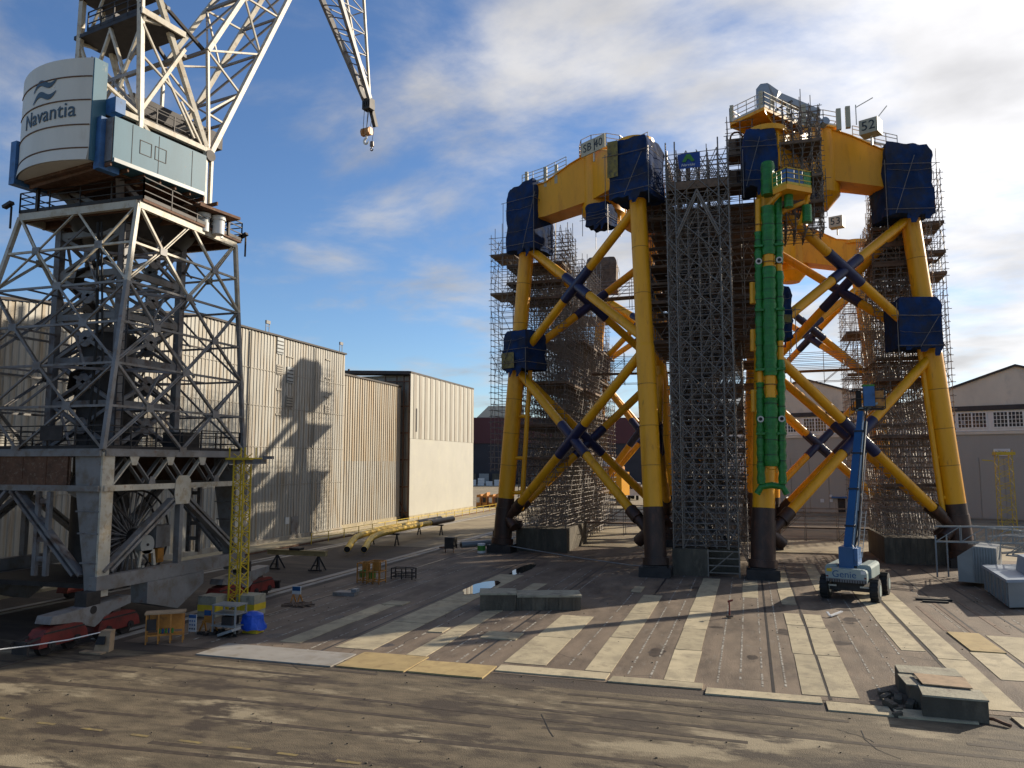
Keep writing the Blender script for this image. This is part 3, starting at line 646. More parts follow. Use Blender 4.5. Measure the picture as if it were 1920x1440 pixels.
# --- bracketed access platform and deck crane on the right jacket
pf=MB(); PL=[(-.6,55.0),(1.7,53.1),(4.6,57.2),(5.2,58.6),(3.2,60.2),(1.6,59.4)]
pf.prism([(x,y,31.2) for x,y in PL],(0,0,.22)); 
c=V((2.4,56.6,29.9)); 
platform=pf.obj('access_platform',m_yellow,J2)
pf=MB()
for x,y in PL[:4]: pf.prism([V((x,y,31.18)),V((x,y,31.02)),V((3.4,58.0,30.2)),V((3.4,58.0,31.18))],(.05,.03,0))
pf.obj('platform_bracket',m_yellow,platform)
railing('platform_railing',[(x,y,31.42) for x,y in PL+[PL[0]]],platform,1.05,step=.75)
b=MB(); b.bar((1.9,55.6,31.1),(3.2,56.9,27.6),.5,.42); b.obj('platform_strut',m_yellow,J2)
b=MB()
for x,y in ((-.45,55.0),(1.5,53.4),(2.3,54.3),(3.4,55.9)): b.box(x-.13,x+.13,y-.13,y+.13,31.4,32.65)
for x,y in ((4.5,57.2),(5.0,58.3),(7.0,58.6),(7.6,58.4)): b.box(x-.16,x+.16,y-.16,y+.16,31.4,33.0)
b.obj('bollard_post',m_signy,platform)
b=MB()
for k in range(3):
    c=V((-.2+k*.75,56.2+.6*k,30.75)); b.path([c+V((.42*math.cos(a),0,.42*math.sin(a))) for a in [i*math.pi/5 for i in range(10)]],.07,6)
b.obj('fender_ring',m_rustp,platform)
cr=thing('deck_crane','grey box section deck crane with its jib lowered across the jacket with the 52 sign','deck crane',(1.75,55.4,31.42))
b=MB(); b.box(1.25,2.25,54.9,55.9,31.42,32.9); b.prism([(1.25,54.9,32.9),(2.25,54.9,32.9),(2.05,54.9,33.95),(1.55,54.9,33.95),(1.25,54.9,33.6)],(0,1.0,0)); b.obj('pedestal',m_davit,cr)
b=MB(); b.prism([(1.5,55.05,33.9),(2.1,55.05,33.98),(2.8,55.6,33.6),(2.6,55.5,32.9)],(.22,.5,0)); b.bar((1.7,55.35,33.62),(5.6,58.4,32.75),.5,.5); b.obj('jib',m_davit,cr)
b=MB(); b.bar((5.4,58.2,32.1),(5.4,58.2,32.6),.3); b.box(5.15,5.65,57.95,58.45,31.4,32.2); b.obj('jib_rest',m_signy,cr)
b=MB(); b.bar((2.35,55.4,32.0),(3.7,56.5,33.1),.16); b.obj('luffing_ram',m_dark,cr)
# deck equipment: nozzles, antenna
b=MB()
for k in range(4):
    c=V((4.2+k*.55,57.9+.2*k,31.9)); b.tube(c,c+V((.25,-.5,.12)),.3,12)
b.obj('nozzle',m_davit,J2,smooth=True)
b=MB(); b.bar((8.1,58.0,31.4),(8.1,58.0,32.9),.06); b.bar((8.1,58.0,32.7),(9.2,57.6,33.1),.05); b.bar((9.4,57.4,31.5),(10.0,57.2,32.2),.05); b.obj('antenna',m_rail,J2)

# ------------------------------------------------------------------ blue tarpaulin shelters round the nodes
def shelter(label,c,sx,sy,z0,z1,rot=0,slope=0.,mat=None,patch=None,seed=1,wrinkle=.11):
    mat=mat or m_tarp
    root=thing('tarpaulin_shelter',label,'tarpaulin',(c[0],c[1],z0),'tarpaulin shelters round the jacket joints')
    ca,sa=math.cos(rot),math.sin(rot)
    def W(x,y,z): return (c[0]+x*ca-y*sa,c[1]+x*sa+y*ca,z)
    b=MB(); n=14; m=18
    ring=[]
    for e in range(4):
        for i in range(n):
            t=i/n; x,y=[(-1+2*t,-1),(1,-1+2*t),(1-2*t,1),(-1,1-2*t)][e]; ring.append((x,y))
    R=len(ring)
    for k in range(m+1):
        for i,(x,y) in enumerate(ring):
            f=k/m; z=z0+(z1-z0)*f + slope*x*f + (.11*noise.noise((x*1.3+seed,y*1.3,seed*.7)) if k>=m-1 else 0) + (.16*noise.noise((x*2.1,y*2.1+seed,3.3)) if k==0 else 0)
            q=wrinkle*(noise.noise((x*2.2+seed,y*2.2,f*4+seed))+.55*noise.noise((x*7+seed,y*7,f*3))+.35*noise.noise((x*5,y*5+seed,f*14)))
            ta=1-.16*max(0,(f-.78)/.22)**2-.05*math.sin(math.pi*min(1,f*1.2))*(.5+.5*noise.noise((seed,x,y)))
            b.v.append(W(x*sx/2*ta*(1+q/sx*2),y*sy/2*ta*(1+q/sy*2),z+(.5*q if k in (0,m) else 0)))
    for k in range(m):
        for i in range(R): b.f.append((k*R+i,k*R+(i+1)%R,(k+1)*R+(i+1)%R,(k+1)*R+i))
    t0=len(b.v); b.v.append(W(.2*math.sin(seed),.1,z1+.32)); b.f+=[(m*R+i,m*R+(i+1)%R,t0) for i in range(R)]
    t0=len(b.v); b.v.append(W(0,0,z0)); b.f+=[((i+1)%R,i,t0) for i in range(R)]
    b.obj('sheet',mat,root,smooth=True)
    # torn hanging flaps along the lower edge
    rf=random.Random(seed+50)
    for k in range(3):
        fx=rf.uniform(-.8,.6); fw=rf.uniform(.25,.55); fl_=rf.uniform(.3,.8); fb=MB()
        for i in range(5):
            for jx in range(3):
                fb.v.append(W((fx+fw*jx/2*(1-.15*i))*sx/2,-sy/2-.06-.05*math.sin(i*1.7+jx),z0+.1-fl_*i/4))
        for i in range(4):
            for jx in range(2): fb.f.append((i*3+jx,i*3+jx+1,(i+1)*3+jx+1,(i+1)*3+jx))
        fb.obj('hanging_flap',mat,root,smooth=True)
    if patch:
        x0,x1,a0,a1=patch; p=MB(); k=6
        for i in range(k+1):
            for j in range(k+1):
                x=(x0+(x1-x0)*i/k)*sx/2; z=z0+(z1-z0)*(a0+(a1-a0)*j/k); p.v.append(W(x,-sy/2-.12-.05*noise.noise((x*3,z*2,seed)),z))
        for i in range(k):
            for j in range(k): p.f.append((i*(k+1)+j,(i+1)*(k+1)+j,(i+1)*(k+1)+j+1,i*(k+1)+j+1))
        p.obj('patch_sheet',m_tarpy,root,smooth=True)
    # frame poles outside the sheet and lashing lines
    f=MB()
    rr=random.Random(seed)
    for x,y in ((-1,-1),(1,-1),(1,1),(-1,1)): f.tube(W(x*(sx/2+.16),y*(sy/2+.16),z0-rr.uniform(.6,1.4)),W(x*(sx/2+.16),y*(sy/2+.16),z1-rr.uniform(.2,1.6)),.026,5)
    for zz in (z0+rr.uniform(.1,.6),z1-rr.uniform(.9,1.9)):
        f.tube(W(-sx/2-rr.uniform(.2,.6),-sy/2-.16,zz),W(sx/2+rr.uniform(.2,.6),-sy/2-.16,zz+rr.uniform(-.1,.1)),.024,5); f.tube(W(sx/2+.16,-sy/2-.3,zz),W(sx/2+.16,sy/2+.3,zz),.024,5)
    a=rr.uniform(-.5,.2); f.tube(W(a*sx,-sy/2-.2,z0),W((a+.45)*sx,-sy/2-.2,z1-rr.uniform(.5,1.5)),.022,5)
    # lashing ropes pulled round the sheet, sagging a little
    for zz in (z0+(z1-z0)*rr.uniform(.2,.4),z0+(z1-z0)*rr.uniform(.55,.8)):
        k=9; f.path([W(-sx/2+sx*q/k,-sy/2-.13,zz-.12*math.sin(math.pi*q/k)+.03*rr.uniform(-1,1)) for q in range(k+1)],.014,4)
    f.obj('frame_pole',m_tubeg,root)
    return root
def at1(ax,b,z): q=ax(V((*b,0)),z); return (q.x,q.y)
RA=-.3
shelter('tall blue tarpaulin shelter at the left end of the SB 40 jacket girder',at1(ax1,(-19.5,60.5),27.5),2.7,3.1,24.6,30.2,RA,.28,seed=2)
shelter('blue tarpaulin shelter with an ochre strip under the round cap nearest the SB 40 board',at1(ax1,(-5.9,50.7),27.5),2.95,3.0,25.6,29.75,RA,.0,patch=(-1,-.45,.35,.98),seed=3)
shelter('small dark blue sheeted box hanging under the SB 40 jacket girder',(-10.6,58.6),1.9,1.9,25.7,27.5,RA,seed=4,wrinkle=.04)
shelter('blue box shelter with an ochre lower panel halfway up the far left leg',at1(ax1,(-18.9,60.2),16.4),2.5,2.6,14.7,17.9,RA-.15,patch=(-1,.1,.05,.45),seed=5)
shelter('large crumpled blue shelter at the right end of the girder below the 52 sign',at1(ax2,(13.8,61.2),27.8),3.3,3.1,25.0,30.3,.25,-.1,seed=6,wrinkle=.2)
shelter('square blue shelter halfway up the rightmost leg',at1(ax2,(13.1,60.9),17),2.95,2.8,15.3,18.9,.2,seed=7,wrinkle=.05)
shelter('dark blue shelter behind the green ladder frame top',(1.25,53.6),2.1,2.5,25.6,29.7,.1,seed=8)
shelter('narrow dark shelter right of the green ladder frame at mid height',(2.2,52.9),1.3,1.8,15.2,18.6,.1,patch=(-.8,.9,.3,.45),seed=9,wrinkle=.16)
shelter('dark blue shelter hanging under the hub of the 52 jacket',(5.0,59.2),1.3,1.8,26.0,29.0,.1,seed=10)
shelter('brown netted box high on the scaffolded leg behind the SB 40 jacket',at1(ax3,(-18.8,90.5),18),3.1,3.1,17.0,20.3,.1,mat=m_board,seed=11)

shelter('brown netted cabin topping the leg behind the SB 40 jacket',at1(ax3,(-18.8,90.5),28),3.6,3.4,27.6,31.6,.1,mat=m_board,seed=12)
# ------------------------------------------------------------------ green wrapped boat landing on the near right leg
bl=thing('boat_landing','green plastic wrapped ladder frame fixed to the near leg of the 52 jacket','boat landing',(1.3,50,5.7))
def P_(x,z,y=0): t=(z-5.7)/18.5; return V((x+.39*t,50.05+.9*t+y,z))
def wraptube(x,segs,r,y=0):
    for (z0,z1,wrapped) in segs:
        b=MB(); k=max(2,int((z1-z0)/.35)); pts=[P_(x,z0+(z1-z0)*i/k,y) for i in range(k+1)]; rr=[(r*1.1+(.035 if i%2 else -.02)+random.uniform(-.015,.015)) if wrapped else r*.86 for i in range(k+1)]
        b.path(pts,rr,12); b.obj('fender_tube',m_green if wrapped else m_yellow,bl,smooth=True,label='green wrapped length' if wrapped else 'bare yellow length')
wraptube(.66,[(5.9,12.2,1),(12.2,13.0,0),(13.0,22.0,1),(22.0,24.2,0),],.215)
wraptube(1.9,[(5.9,13.6,1),(13.6,14.8,0),(14.8,19.3,1),(19.3,19.8,0),(19.8,24.4,1),],.215)
wraptube(1.28,[(7.0,11.2,1),(11.2,12.6,0),(12.6,19.6,1),(19.6,20.4,0),(20.4,23.6,1),(24.4,26.6,1)],.385,-.1)
b=MB(); b.path([P_(.4,5.3),P_(.66,5.75),P_(1.28,5.85),P_(1.9,5.75),P_(2.15,5.3)],.2,12); b.obj('cross_tube',m_green,bl,smooth=True)
for z in (7.8,11.3,15.2,19.4,23.2):
    b=MB(); b.tube(P_(.66,z),P_(1.9,z),.11,8); b.tube(P_(1.28,z),P_(1.28,z,1.3),.16,8); b.obj('standoff',m_green if z not in(15.2,) else m_yellow,bl,smooth=True)
for x,r_,y_ in ((.66,.245,0),(1.9,.245,0),(1.28,.43,-.1)):
    z=7.4
    while z<23.4:
        b=MB(); zz=z+random.uniform(-.3,.3); b.tube(P_(x,zz,y_),P_(x,zz+.045,y_),r_,14,cap=False); b.obj('strap',m_dark,bl,smooth=True); z+=1.15
for x in (.98,1.58):
    b=MB(); b.bar(P_(x,6.6,.1),P_(x,24.5,.1),.09); b.obj('ladder_rail',m_yellow,bl)
b=MB(); z=6.8
while z<24: b.tube(P_(.98,z,.1),P_(1.58,z,.1),.022,5); z+=.42
b.obj('rung',m_yellow,bl,kind='stuff')
for x,z in ((.66,20.0),(1.9,20.0),(.66,9.9),(1.9,9.9)):
    b=MB(); c=P_(x,z,-.26); b.tube(c,c+V((0,-.06,0)),.2,16); p=b.obj('end_cap',m_rail,bl,smooth=True); b=MB(); b.tube(c+V((0,-.06,0)),c+V((0,-.075,0)),.11,14); b.obj('cap_hole',m_black,p)
for z in (9.0,13.0,16.8,21.0):
    b=MB()
    for x in (.66,1.28,1.9): c=P_(x,z,-.1); b.obox(c,(.27,0,0),(0,.32,0),(0,0,.07))
    b.bar(P_(.45,z,.28),P_(2.1,z,.28),.12); b.obj('clamp',m_green,bl)
for z in (10.4,14.3,17.4): 
    b=MB(); b.tube(P_(.28,z,.5),P_(.28,z+1.4,.5),.2,10); b.obj('bracket',m_yellow,bl,smooth=True)
lp=thing('landing_platform','small yellow platform with green and blue netted rails beside the green ladder frame','platform',(3.2,50.6,23.9))
PP=[(1.95,50.2),(2.75,49.3),(4.3,50.6),(4.1,51.8),(2.3,51.6)]
b=MB(); b.prism([(x,y,24.2) for x,y in PP],(0,0,.32)); b.obj('deck',m_yellow,lp)
b=MB(); b.bar((2.0,51.4,23.2),(4.2,51.0,23.9),.22); b.bar((1.2,51.2,23.3),(2.4,50.0,24.2),.2); b.bar((3.6,51.4,22.4),(4.1,50.9,24.2),.2); b.obj('support_beam',m_yellow,lp)
railing('railing',[(x,y,24.52) for x,y in PP],lp,1.05,m_masty)
for k,(p,q) in enumerate(zip(PP,PP[1:])):
    for t in range(3):
        a,c=lerp(V((*p,0)),V((*q,0)),t/3+.02),lerp(V((*p,0)),V((*q,0)),(t+1)/3-.03); b=MB()
        b.prism([(a.x,a.y,24.6),(c.x,c.y,24.6),(c.x,c.y,25.5),(a.x,a.y,25.5)],(.02,.03,0)); b.obj('net_panel',[m_green,m_green,m_blue,m_lift][(k*2+t)%4],lp)
for c,r,h in (((2.9,50.6,23.4),.28,.8),((4.0,51.2,22.5),.3,1.1)):
    b=MB(); b.tube(c,V(c)+V((0,0,h)),r,12); b.obj('wrapped_pipe_end',m_green,lp,smooth=True)
# ================================================================== SCAFFOLDING
def scaffold(label,x0,x1,y0,y1,z0,z1,nx,ny,lift=2.,sub=2,decks=(),brace=.35,mat=None,r=.026,seed=1,inner=True,jag=1.2,deckfrac=1.,group='scaffold structures round the jackets',skip=0.):
    rnd=random.Random(seed); mat=mat or m_tube
    root=thing('scaffold',label,'scaffold',((x0+x1)/2,(y0+y1)/2,z0),group)
    xs=[x0+(x1-x0)*i/nx for i in range(nx+1)]; ys=[y0+(y1-y0)*i/ny for i in range(ny+1)]
    st=MB()
    for i,x in enumerate(xs):
        for j,y in enumerate(ys):
            if not inner and 0<i<nx and 0<j<ny: continue
            st.tube((x,y,z0),(x+rnd.uniform(-.03,.03),y,z1+rnd.uniform(-.2,jag)),r,4,cap=False)
    st.obj('standards',mat,root,kind='stuff')
    le=MB(); z=z0+.15; k=0
    while z<z1:
        for j,y in enumerate(ys):
            if (inner and k%sub==0) or j in (0,ny):
                if rnd.random()>=skip: le.tube((x0-rnd.uniform(0,.25),y,z),(x1+rnd.uniform(0,.25),y,z+rnd.uniform(-.02,.02)),r,4,cap=False)
        for i,x in enumerate(xs):
            if (inner and k%sub==0) or i in (0,nx):
                if rnd.random()>=skip: le.tube((x,y0-rnd.uniform(0,.25),z+.05),(x,y1+rnd.uniform(0,.25),z+.05),r,4,cap=False)
        z+=lift/sub/2; k+=1
    le.obj('ledgers',mat,root,kind='stuff')
    br=MB(); z=z0
    while z<z1-lift*.6:
        for i in range(nx):
            for y in ((y0-.05,y1+.05) if not inner else [q+.03 for q in ys]):
                if rnd.random()<brace: 
                    a,b_=(xs[i],xs[i+1]) if rnd.random()<.5 else (xs[i+1],xs[i]); br.tube((a,y,z),(b_,y,z+lift),r,4,cap=False)
        for j in range(ny):
            for x in ((x0-.05,x1+.05) if not inner else [q+.03 for q in xs]):
                if rnd.random()<brace:
                    a,b_=(ys[j],ys[j+1]) if rnd.random()<.5 else (ys[j+1],ys[j]); br.tube((x,a,z),(x,b_,z+lift),r,4,cap=False)
        z+=lift
    br.obj('diagonals',mat,root,kind='stuff')
    for z in decks:
        if rnd.random()>deckfrac: continue
        nb=max(2,int((y1-y0)/.9)); 
        for j in range(nb):
            if rnd.random()<.12: continue
            b=MB(); a=y0+(y1-y0)*j/nb; b.box(x0-.05,x1+.05,a+.02,a+(y1-y0)/nb-.02,z,z+.06); b.obj('deck_board',m_board,root)
        b=MB(); b.box(x0-.07,x1+.07,y0-.08,y0-.04,z,z+.2); b.box(x1+.04,x1+.08,y0,y1,z,z+.2); b.obj('toe_board',m_board,root)
    return root
# central stair tower between the two front jackets
ct=scaffold('tall grey scaffold stair tower standing between the two front jackets',-4.85,-.8,51.6,55.6,1.75,28.4,6,5,lift=1.4,sub=2,decks=(),brace=.95,mat=m_tube,r=.028,seed=3,jag=.3)
b=MB()
for x in (-4.85,-4.25,-1.4,-.8):
    b.tube((x,51.5,1.7),(x,51.5,29.0),.05,5,cap=False)
z=2.2
while z<26:
    for xa,xb in ((-4.85,-2.83),(-2.83,-.8)):
        b.tube((xa,51.47,z),(xb,51.47,z+2.0),.032,5,cap=False); b.tube((xb,51.45,z+.1),(xa,51.45,z+2.1),.032,5,cap=False)
    for xa,xb in ((-4.85,-4.25),(-1.4,-.8)):
        b.tube((xa,51.47,z),(xb,51.47,z+1.),.03,5,cap=False); b.tube((xb,51.47,z+1.),(xa,51.47,z+2.),.03,5,cap=False)
    z+=2.
b.obj('front_truss',m_tubeg,ct,kind='stuff')
for xa,xb in ((-4.2,-2.83),(-1.45,-2.83)):
    for k in (0,.3):
        b=MB(); b.tube((xa,51.4,22.2+k),(xb,51.4,25.2+k),.06,6); b.obj('raker',m_tubeg,ct)
for z in [4+2*k for k in range(11)]:      # stair flights
    b=MB(); d=1 if int(z/2)%2 else -1; xa,xb=(-4.4,-1.3) if d>0 else (-1.3,-4.4)
    for y in (53.0,53.8): b.bar((xa,y,z-2),(xb,y,z),.06,.16)
    for k in range(8): c=lerp(V((xa,53.4,z-2)),V((xb,53.4,z)),(k+.5)/8); b.box(c.x-.13,c.x+.13,53.0,53.8,c.z-.02,c.z+.02)
    b.obj('stair_flight',m_dark,ct)
for z in (6,8,10,12,14,16,18,20,22,24,25.9):
    b=MB(); b.box(-4.8,-.85,54.2,55.5,z,z+.06); b.obj('landing',m_board,ct)
b=MB(); b.box(-4.9,-.75,51.52,51.58,25.6,26.15); b.box(-4.9,-.75,51.6,55.5,26.15,26.2); b.obj('fascia_board',m_board,ct)
cb=thing('foundation_block','dark concrete block under the tall scaffold stair tower','block',(-3.9,53.5,0)); b=MB(); b.box(-4.95,-2.75,51.4,55.8,0,1.7); b.obj('block',m_cblock,cb)
b=MB(); 
for z in (.25,.7,1.15,1.6): b.bar((-2.7,51.45,z),(-.75,51.45,z),.07)
for x in (-2.7,-.78): b.bar((x,51.45,0),(x,51.45,1.7),.09)
b.bar((-2.6,51.4,.3),(-1.1,51.4,1.6),.06); b.obj('gate',m_tubeg,ct)
b=MB(); b.box(-2.7,-.8,53,55.8,0,1.6); b.obj('rear_block',m_cblock,cb)
# heavy working platforms filling the gap high up between the jackets
scaffold('dark boarded scaffold mass filling the upper gap behind the stair tower',-6.6,1.2,56.6,66.5,15.5,26.5,6,6,lift=2.,sub=2,decks=(15.9,17.6,18.9,20.3,21.6,22.9,24.3,25.7),brace=.5,seed=5)
scaffold('tangled brown scaffold behind the stair tower from the ground up to mid height',-5.2,-.3,57.0,65,.3,15.5,8,8,lift=1.3,sub=2,decks=(3.5,6,8,9.5,11,12.5,14.6),brace=.8,seed=6,deckfrac=.9)
sh=thing('site_cabin','small dark slatted cabins stacked on the platform beside the 52 jacket','cabin',(.2,55.5,26.5))
for z,x0 in ((26.6,-.75),(28.9,-.75)):
    b=MB(); b.box(x0,.75,54.4,56,z,z+.12); b.box(x0,.75,54.4,56,z+.95,z+1.05); b.box(x0,.75,55.9,56,z,z+1)
    b.box(x0,x0+.5,54.38,54.5,z,z+1.0); b.obj('cabin_body',m_board,sh)
    b=MB()
    for k in range(6): b.box(x0+.55+k*.16,x0+.6+k*.16,54.38,54.42,z+.1,z+.95)
    b.obj('slat',m_dark,sh)
scaffold('open scaffold rails carrying the cabins left of the 52 jacket shelter',-.8,.9,54.3,56.2,16,31.2,2,2,lift=2.,sub=2,decks=(26.4,28.7),brace=.3,seed=8,inner=False,jag=.4)
scaffold('light scaffold rail deck on top of the mass left of the stair tower',-6.9,-4.9,54.6,58,24,28.6,3,3,lift=1.6,sub=2,decks=(24.6,25.8),brace=.5,seed=9,jag=.5,mat=m_tubeg)
bn=thing('banner','blue cloth banner with a green A emblem on top of the stair tower','banner',(-3.3,51.3,27))
b=MB()
for i in range(9):
    for j in range(6):
        t,s_=i/8,j/5; x=-4.05+1.5*t+.12*(1-s_)*(1-t)*(t<.2); b.v.append((x,51.32+.05*math.sin(t*7+s_*2),26.98+s_*(1.02+.06*t)-.18*(1-s_)*(t>.8)*.0))
for i in range(8):
    for j in range(5): b.f.append((i*6+j,(i+1)*6+j,(i+1)*6+j+1,i*6+j+1))
b.obj('cloth',m_banner,bn,smooth=True)
b=MB(); c=V((-3.32,51.24,27.6))
b.prism([c+V(q) for q in ((-.42,0,-.18),(-.12,0,.33),(.12,0,.33),(.42,0,-.18),(.2,0,-.22),(.06,0,-.02),(-.06,0,-.02),(-.2,0,-.22))],(0,-.015,0)); b.obj('emblem',m_bgreen,bn)
text_obj('lettering','Nervión',.27,face_matrix(V((-3.35,51.24,27.18)),(1,0,0)),m_signp,bn,depth=.006,shear=.25)
# scaffolded back corners on concrete blocks
for sx,lab in ((1,'left'),(-1,'right')):
    X=lambda x: x if sx>0 else -5.2-x
    xa,xb=sorted((X(-18.5),X(-14.5)))
    scaffold('dense brown scaffold column inside the '+('left jacket, wrapped round with netting poles' if sx>0 else 'right jacket behind the blue boom lift'),xa,xb,62,69.6,1.9,24.5 if sx>0 else 25.5,5,7,lift=1.6,sub=2,decks=(7.5,10.2,13.8) if sx>0 else (5.5,9.0,13.2,14.8,22.0,23.5),brace=.75,seed=20+sx,deckfrac=.85,r=.025)
    fb=thing('foundation_block','weathered concrete block under the scaffold column inside the '+lab+' jacket','block',((xa+xb)/2,66,0)); b=MB(); b.box(xa-.15,xb+.15,61.8,69.9,0,1.85); b.obj('block',m_cblock,fb)
    b=MB()
    for k in range(8): b.box(xa+.1+k*.48,xa+.16+k*.48,61.76,61.8,.1,1.8)
    b.obj('formwork_rib',m_cblock,fb)
scaffold('tall open scaffold mesh behind the boarded column inside the left jacket',-18.8,-14.6,70.2,79.8,.3,26.5,5,8,lift=1.6,sub=2,decks=(8,14,18.5),brace=.9,seed=50)  # added; height and dense tubes chosen to widen the shadow on the hall
scaffold('light outrigger scaffold on the sky side of the far left leg',-20.9,-18.9,61.9,65.0,6.5,27.0,2,3,lift=2.,sub=2,decks=(25.0,21.6),brace=.35,seed=31,inner=False,jag=1.3,mat=m_tube)
scaffold('stepped scaffold hung below the left blue shelter',-19.4,-14.6,61.8,65.2,20.5,24.8,4,3,lift=1.4,sub=2,decks=(21.0,22.4,23.9),brace=.8,seed=32)
scaffold('thin scaffold lattice rising beside the left blue shelter against the sky',-16.1,-14.2,62.2,65.5,24.6,27.0,3,3,lift=1.4,sub=2,decks=(),brace=.5,seed=33,mat=m_tubeg)
scaffold('open scaffold cage on the sky side of the rightmost leg',12.1,14.5,63.4,66.6,5.0,29.6,3,3,lift=2.,sub=2,decks=(25.2,22.9,21.3),brace=.4,seed=34,inner=False,jag=.6,mat=m_tube)
scaffold('brown stepped scaffold beneath the right blue shelter',9.4,13.0,62.0,66.5,20.0,25.0,4,4,lift=1.5,sub=2,decks=(20.4,21.8,23.3,24.6),brace=.9,seed=35)
scaffold('slender scaffold hung on the hub of the 52 jacket above the green ladder frame',2.3,5.2,53.2,56.6,22.5,31.2,5,4,lift=1.4,sub=2,decks=(24.4,26.2,28.6),brace=.8,seed=36,mat=m_tubeg)
scaffold('pale stair scaffold by the inner edge of the right blue shelter',9.7,11.2,62.2,65.6,24.5,28.2,2,3,lift=1.4,sub=2,decks=(),brace=.6,seed=37,mat=m_tubeg)
scaffold('dense boarded scaffold column round the leg behind the SB 40 jacket',-19.6,-15.4,80.5,92.5,.3,20.5,4,9,lift=2.,sub=2,decks=(4,8,12,16,19.5),brace=.7,seed=38)
scaffold('thin scaffold head above the boarded column behind the SB 40 jacket',-19.8,-16.0,87.5,92.5,20.5,30,3,4,lift=2.,sub=2,decks=(24,27.4),brace=.4,seed=48,inner=False)
scaffold('scaffold column round the leg of the jacket behind the 52 jacket',9.6,14.4,82,87,.3,23.5,5,4,lift=2.,sub=2,decks=(15.8,20),brace=.45,seed=39)
scaffold('scaffold platforms between the two rear jackets',-6.5,2.5,70.5,76,13,25.5,6,4,lift=2.,sub=2,decks=(14,16,18,20,22,24.4),brace=.4,seed=40)
def walkway(label,a,b_,z,w=1.1):
    root=thing('walkway',label,'walkway',lerp(a,b_,.5)+V((0,0,z)),'scaffold walkways between jacket legs')
    a,b_=V(a),V(b_); d=(b_-a).normalized(); s=V((-d.y,d.x,0))*w/2; L=(b_-a).length
    n=max(2,int(L/2.4))
    for k in range(n):
        p,q=lerp(a,b_,k/n)+d*.02,lerp(a,b_,(k+1)/n)-d*.02; bb=MB(); bb.prism([p-s+V((0,0,z)),q-s+V((0,0,z)),q+s+V((0,0,z)),p+s+V((0,0,z))],(0,0,.12)); bb.obj('deck_board',m_board,root)
    bb=MB()
    for sd in (-1,1):
        for k in range(n+1): c=lerp(a,b_,k/n)+s*sd; bb.tube((c.x,c.y,z-1.0),(c.x,c.y,z+2.1),.026,4,cap=False)
        for h in (-.9,.35,.65,1.0,1.3,1.65): bb.tube(a+s*sd+V((0,0,z+h)),b_+s*sd+V((0,0,z+h)),.024,4,cap=False)
        for k in range(0,n,2): bb.tube(lerp(a,b_,k/n)+s*sd+V((0,0,z-.9)),lerp(a,b_,(k+1)/n)+s*sd+V((0,0,z+1.4)),.024,4,cap=False)
    bb.obj('guard_rails',m_tube,root,kind='stuff')
walkway('long scaffold walkway with rails behind the SB 40 jacket at mid height',(-14.2,72.5,0),(-5,73.2,0),15.6)
walkway('long scaffold walkway with rails behind the 52 jacket at mid height',(1.0,72.5,0),(12,71.5,0),15.2)
walkway('upper scaffold walkway behind the crossing braces of the SB 40 jacket',(-13,70,0),(-7,69.6,0),22.3)
walkway('lower rusty cross beam walkway between the left jacket legs',(-14.4,70,0),(-7.4,69.8,0),1.75)
walkway('low cross beam walkway between the right jacket legs',(1.8,69.6,0),(9.4,69.9,0),1.75)
# ================================================================== HARBOUR CRANE
CX,CY=-30.25,30.2
TX,TY,TH0,TZ=.35,.9,3.5,19.0
crane=thing('harbour_crane','old white lattice harbour crane on red bogies with a curved white counterweight','crane',(CX,CY,0))
def mem(name,p,q,w,mat,h=None,up=None,par=None):
    b=MB(); b.bar(p,q,w,h,up); return b.obj(name,mat,par or crane)
def angle_mem(name,p,q,w,mat,par=None):     # an L section: two thin plates
    d,l,x,y=MB().frame(p,q); b=MB(); c=(V(p)+V(q))/2; t=.022
    b.obox(c,x*(w/2),d*(l/2),y*t); b.obox(c+x*(w/2)+y*(w/2-t*.5),x*t,d*(l/2),y*(w/2)); return b.obj(name,mat,par or crane)
Z0,Z1=7.75,TZ
def tw(k,sx,sy):      # tower corner at tier k (0 top .. 6 bottom)
    z=Z1+(Z0-Z1)*k/6; h=TH0+(4.65-TH0)*k/6; return V((CX+TX*(1-k/6)+sx*h,CY+TY*(1-k/6)+sy*h,z))
corners=[(1,-1),(1,1),(-1,1),(-1,-1)]
for sx,sy in corners:
    for k0,k1,mt in ((0,2,m_white),(2,6,m_greyp)):  # grey below the second tier: shade put into the paint colour
        mem('tower_leg',tw(k0,sx,sy),tw(k1,sx,sy),.19,mt)
for f in range(4):
    A,B=corners[f],corners[(f+1)%4]
    nd=lambda k,u: lerp(tw(k,*A),tw(k,*B),u)
    for k in range(1,7):
        mem('tower_ring_beam',nd(k,0),nd(k,1),.11,m_greyp if k>1 else m_white,.1)
    mem('tower_ring_beam',nd(0,0),nd(0,1),.22,m_white,.34)
    for k in range(6):
        ups=(0,.5,1) if k%2==0 else (.25,.75); 
        prs=[(0,.25),(.5,.25),(.5,.75),(1,.75)] if k%2==0 else [(.25,0),(.25,.5),(.75,.5),(.75,1)]
        for u,v in prs: angle_mem('tower_diagonal',nd(k,u),nd(k+1,v),.105,m_white if k<2 else m_greyp)  # lower diagonals greyed like the legs, as if shaded
    n_=V((A[0]+B[0],A[1]+B[1],0))*.5
    for k in range(1,7):
        for u in ((.25,.75) if k%2 else (.5,)):
            c=nd(k,u); d=(nd(k,1)-nd(k,0)).normalized(); b=MB(); b.obox(c+n_*.09,d*.22,n_*.012,V((0,0,.17))); b.obj('gusset_plate',m_greyp,crane)
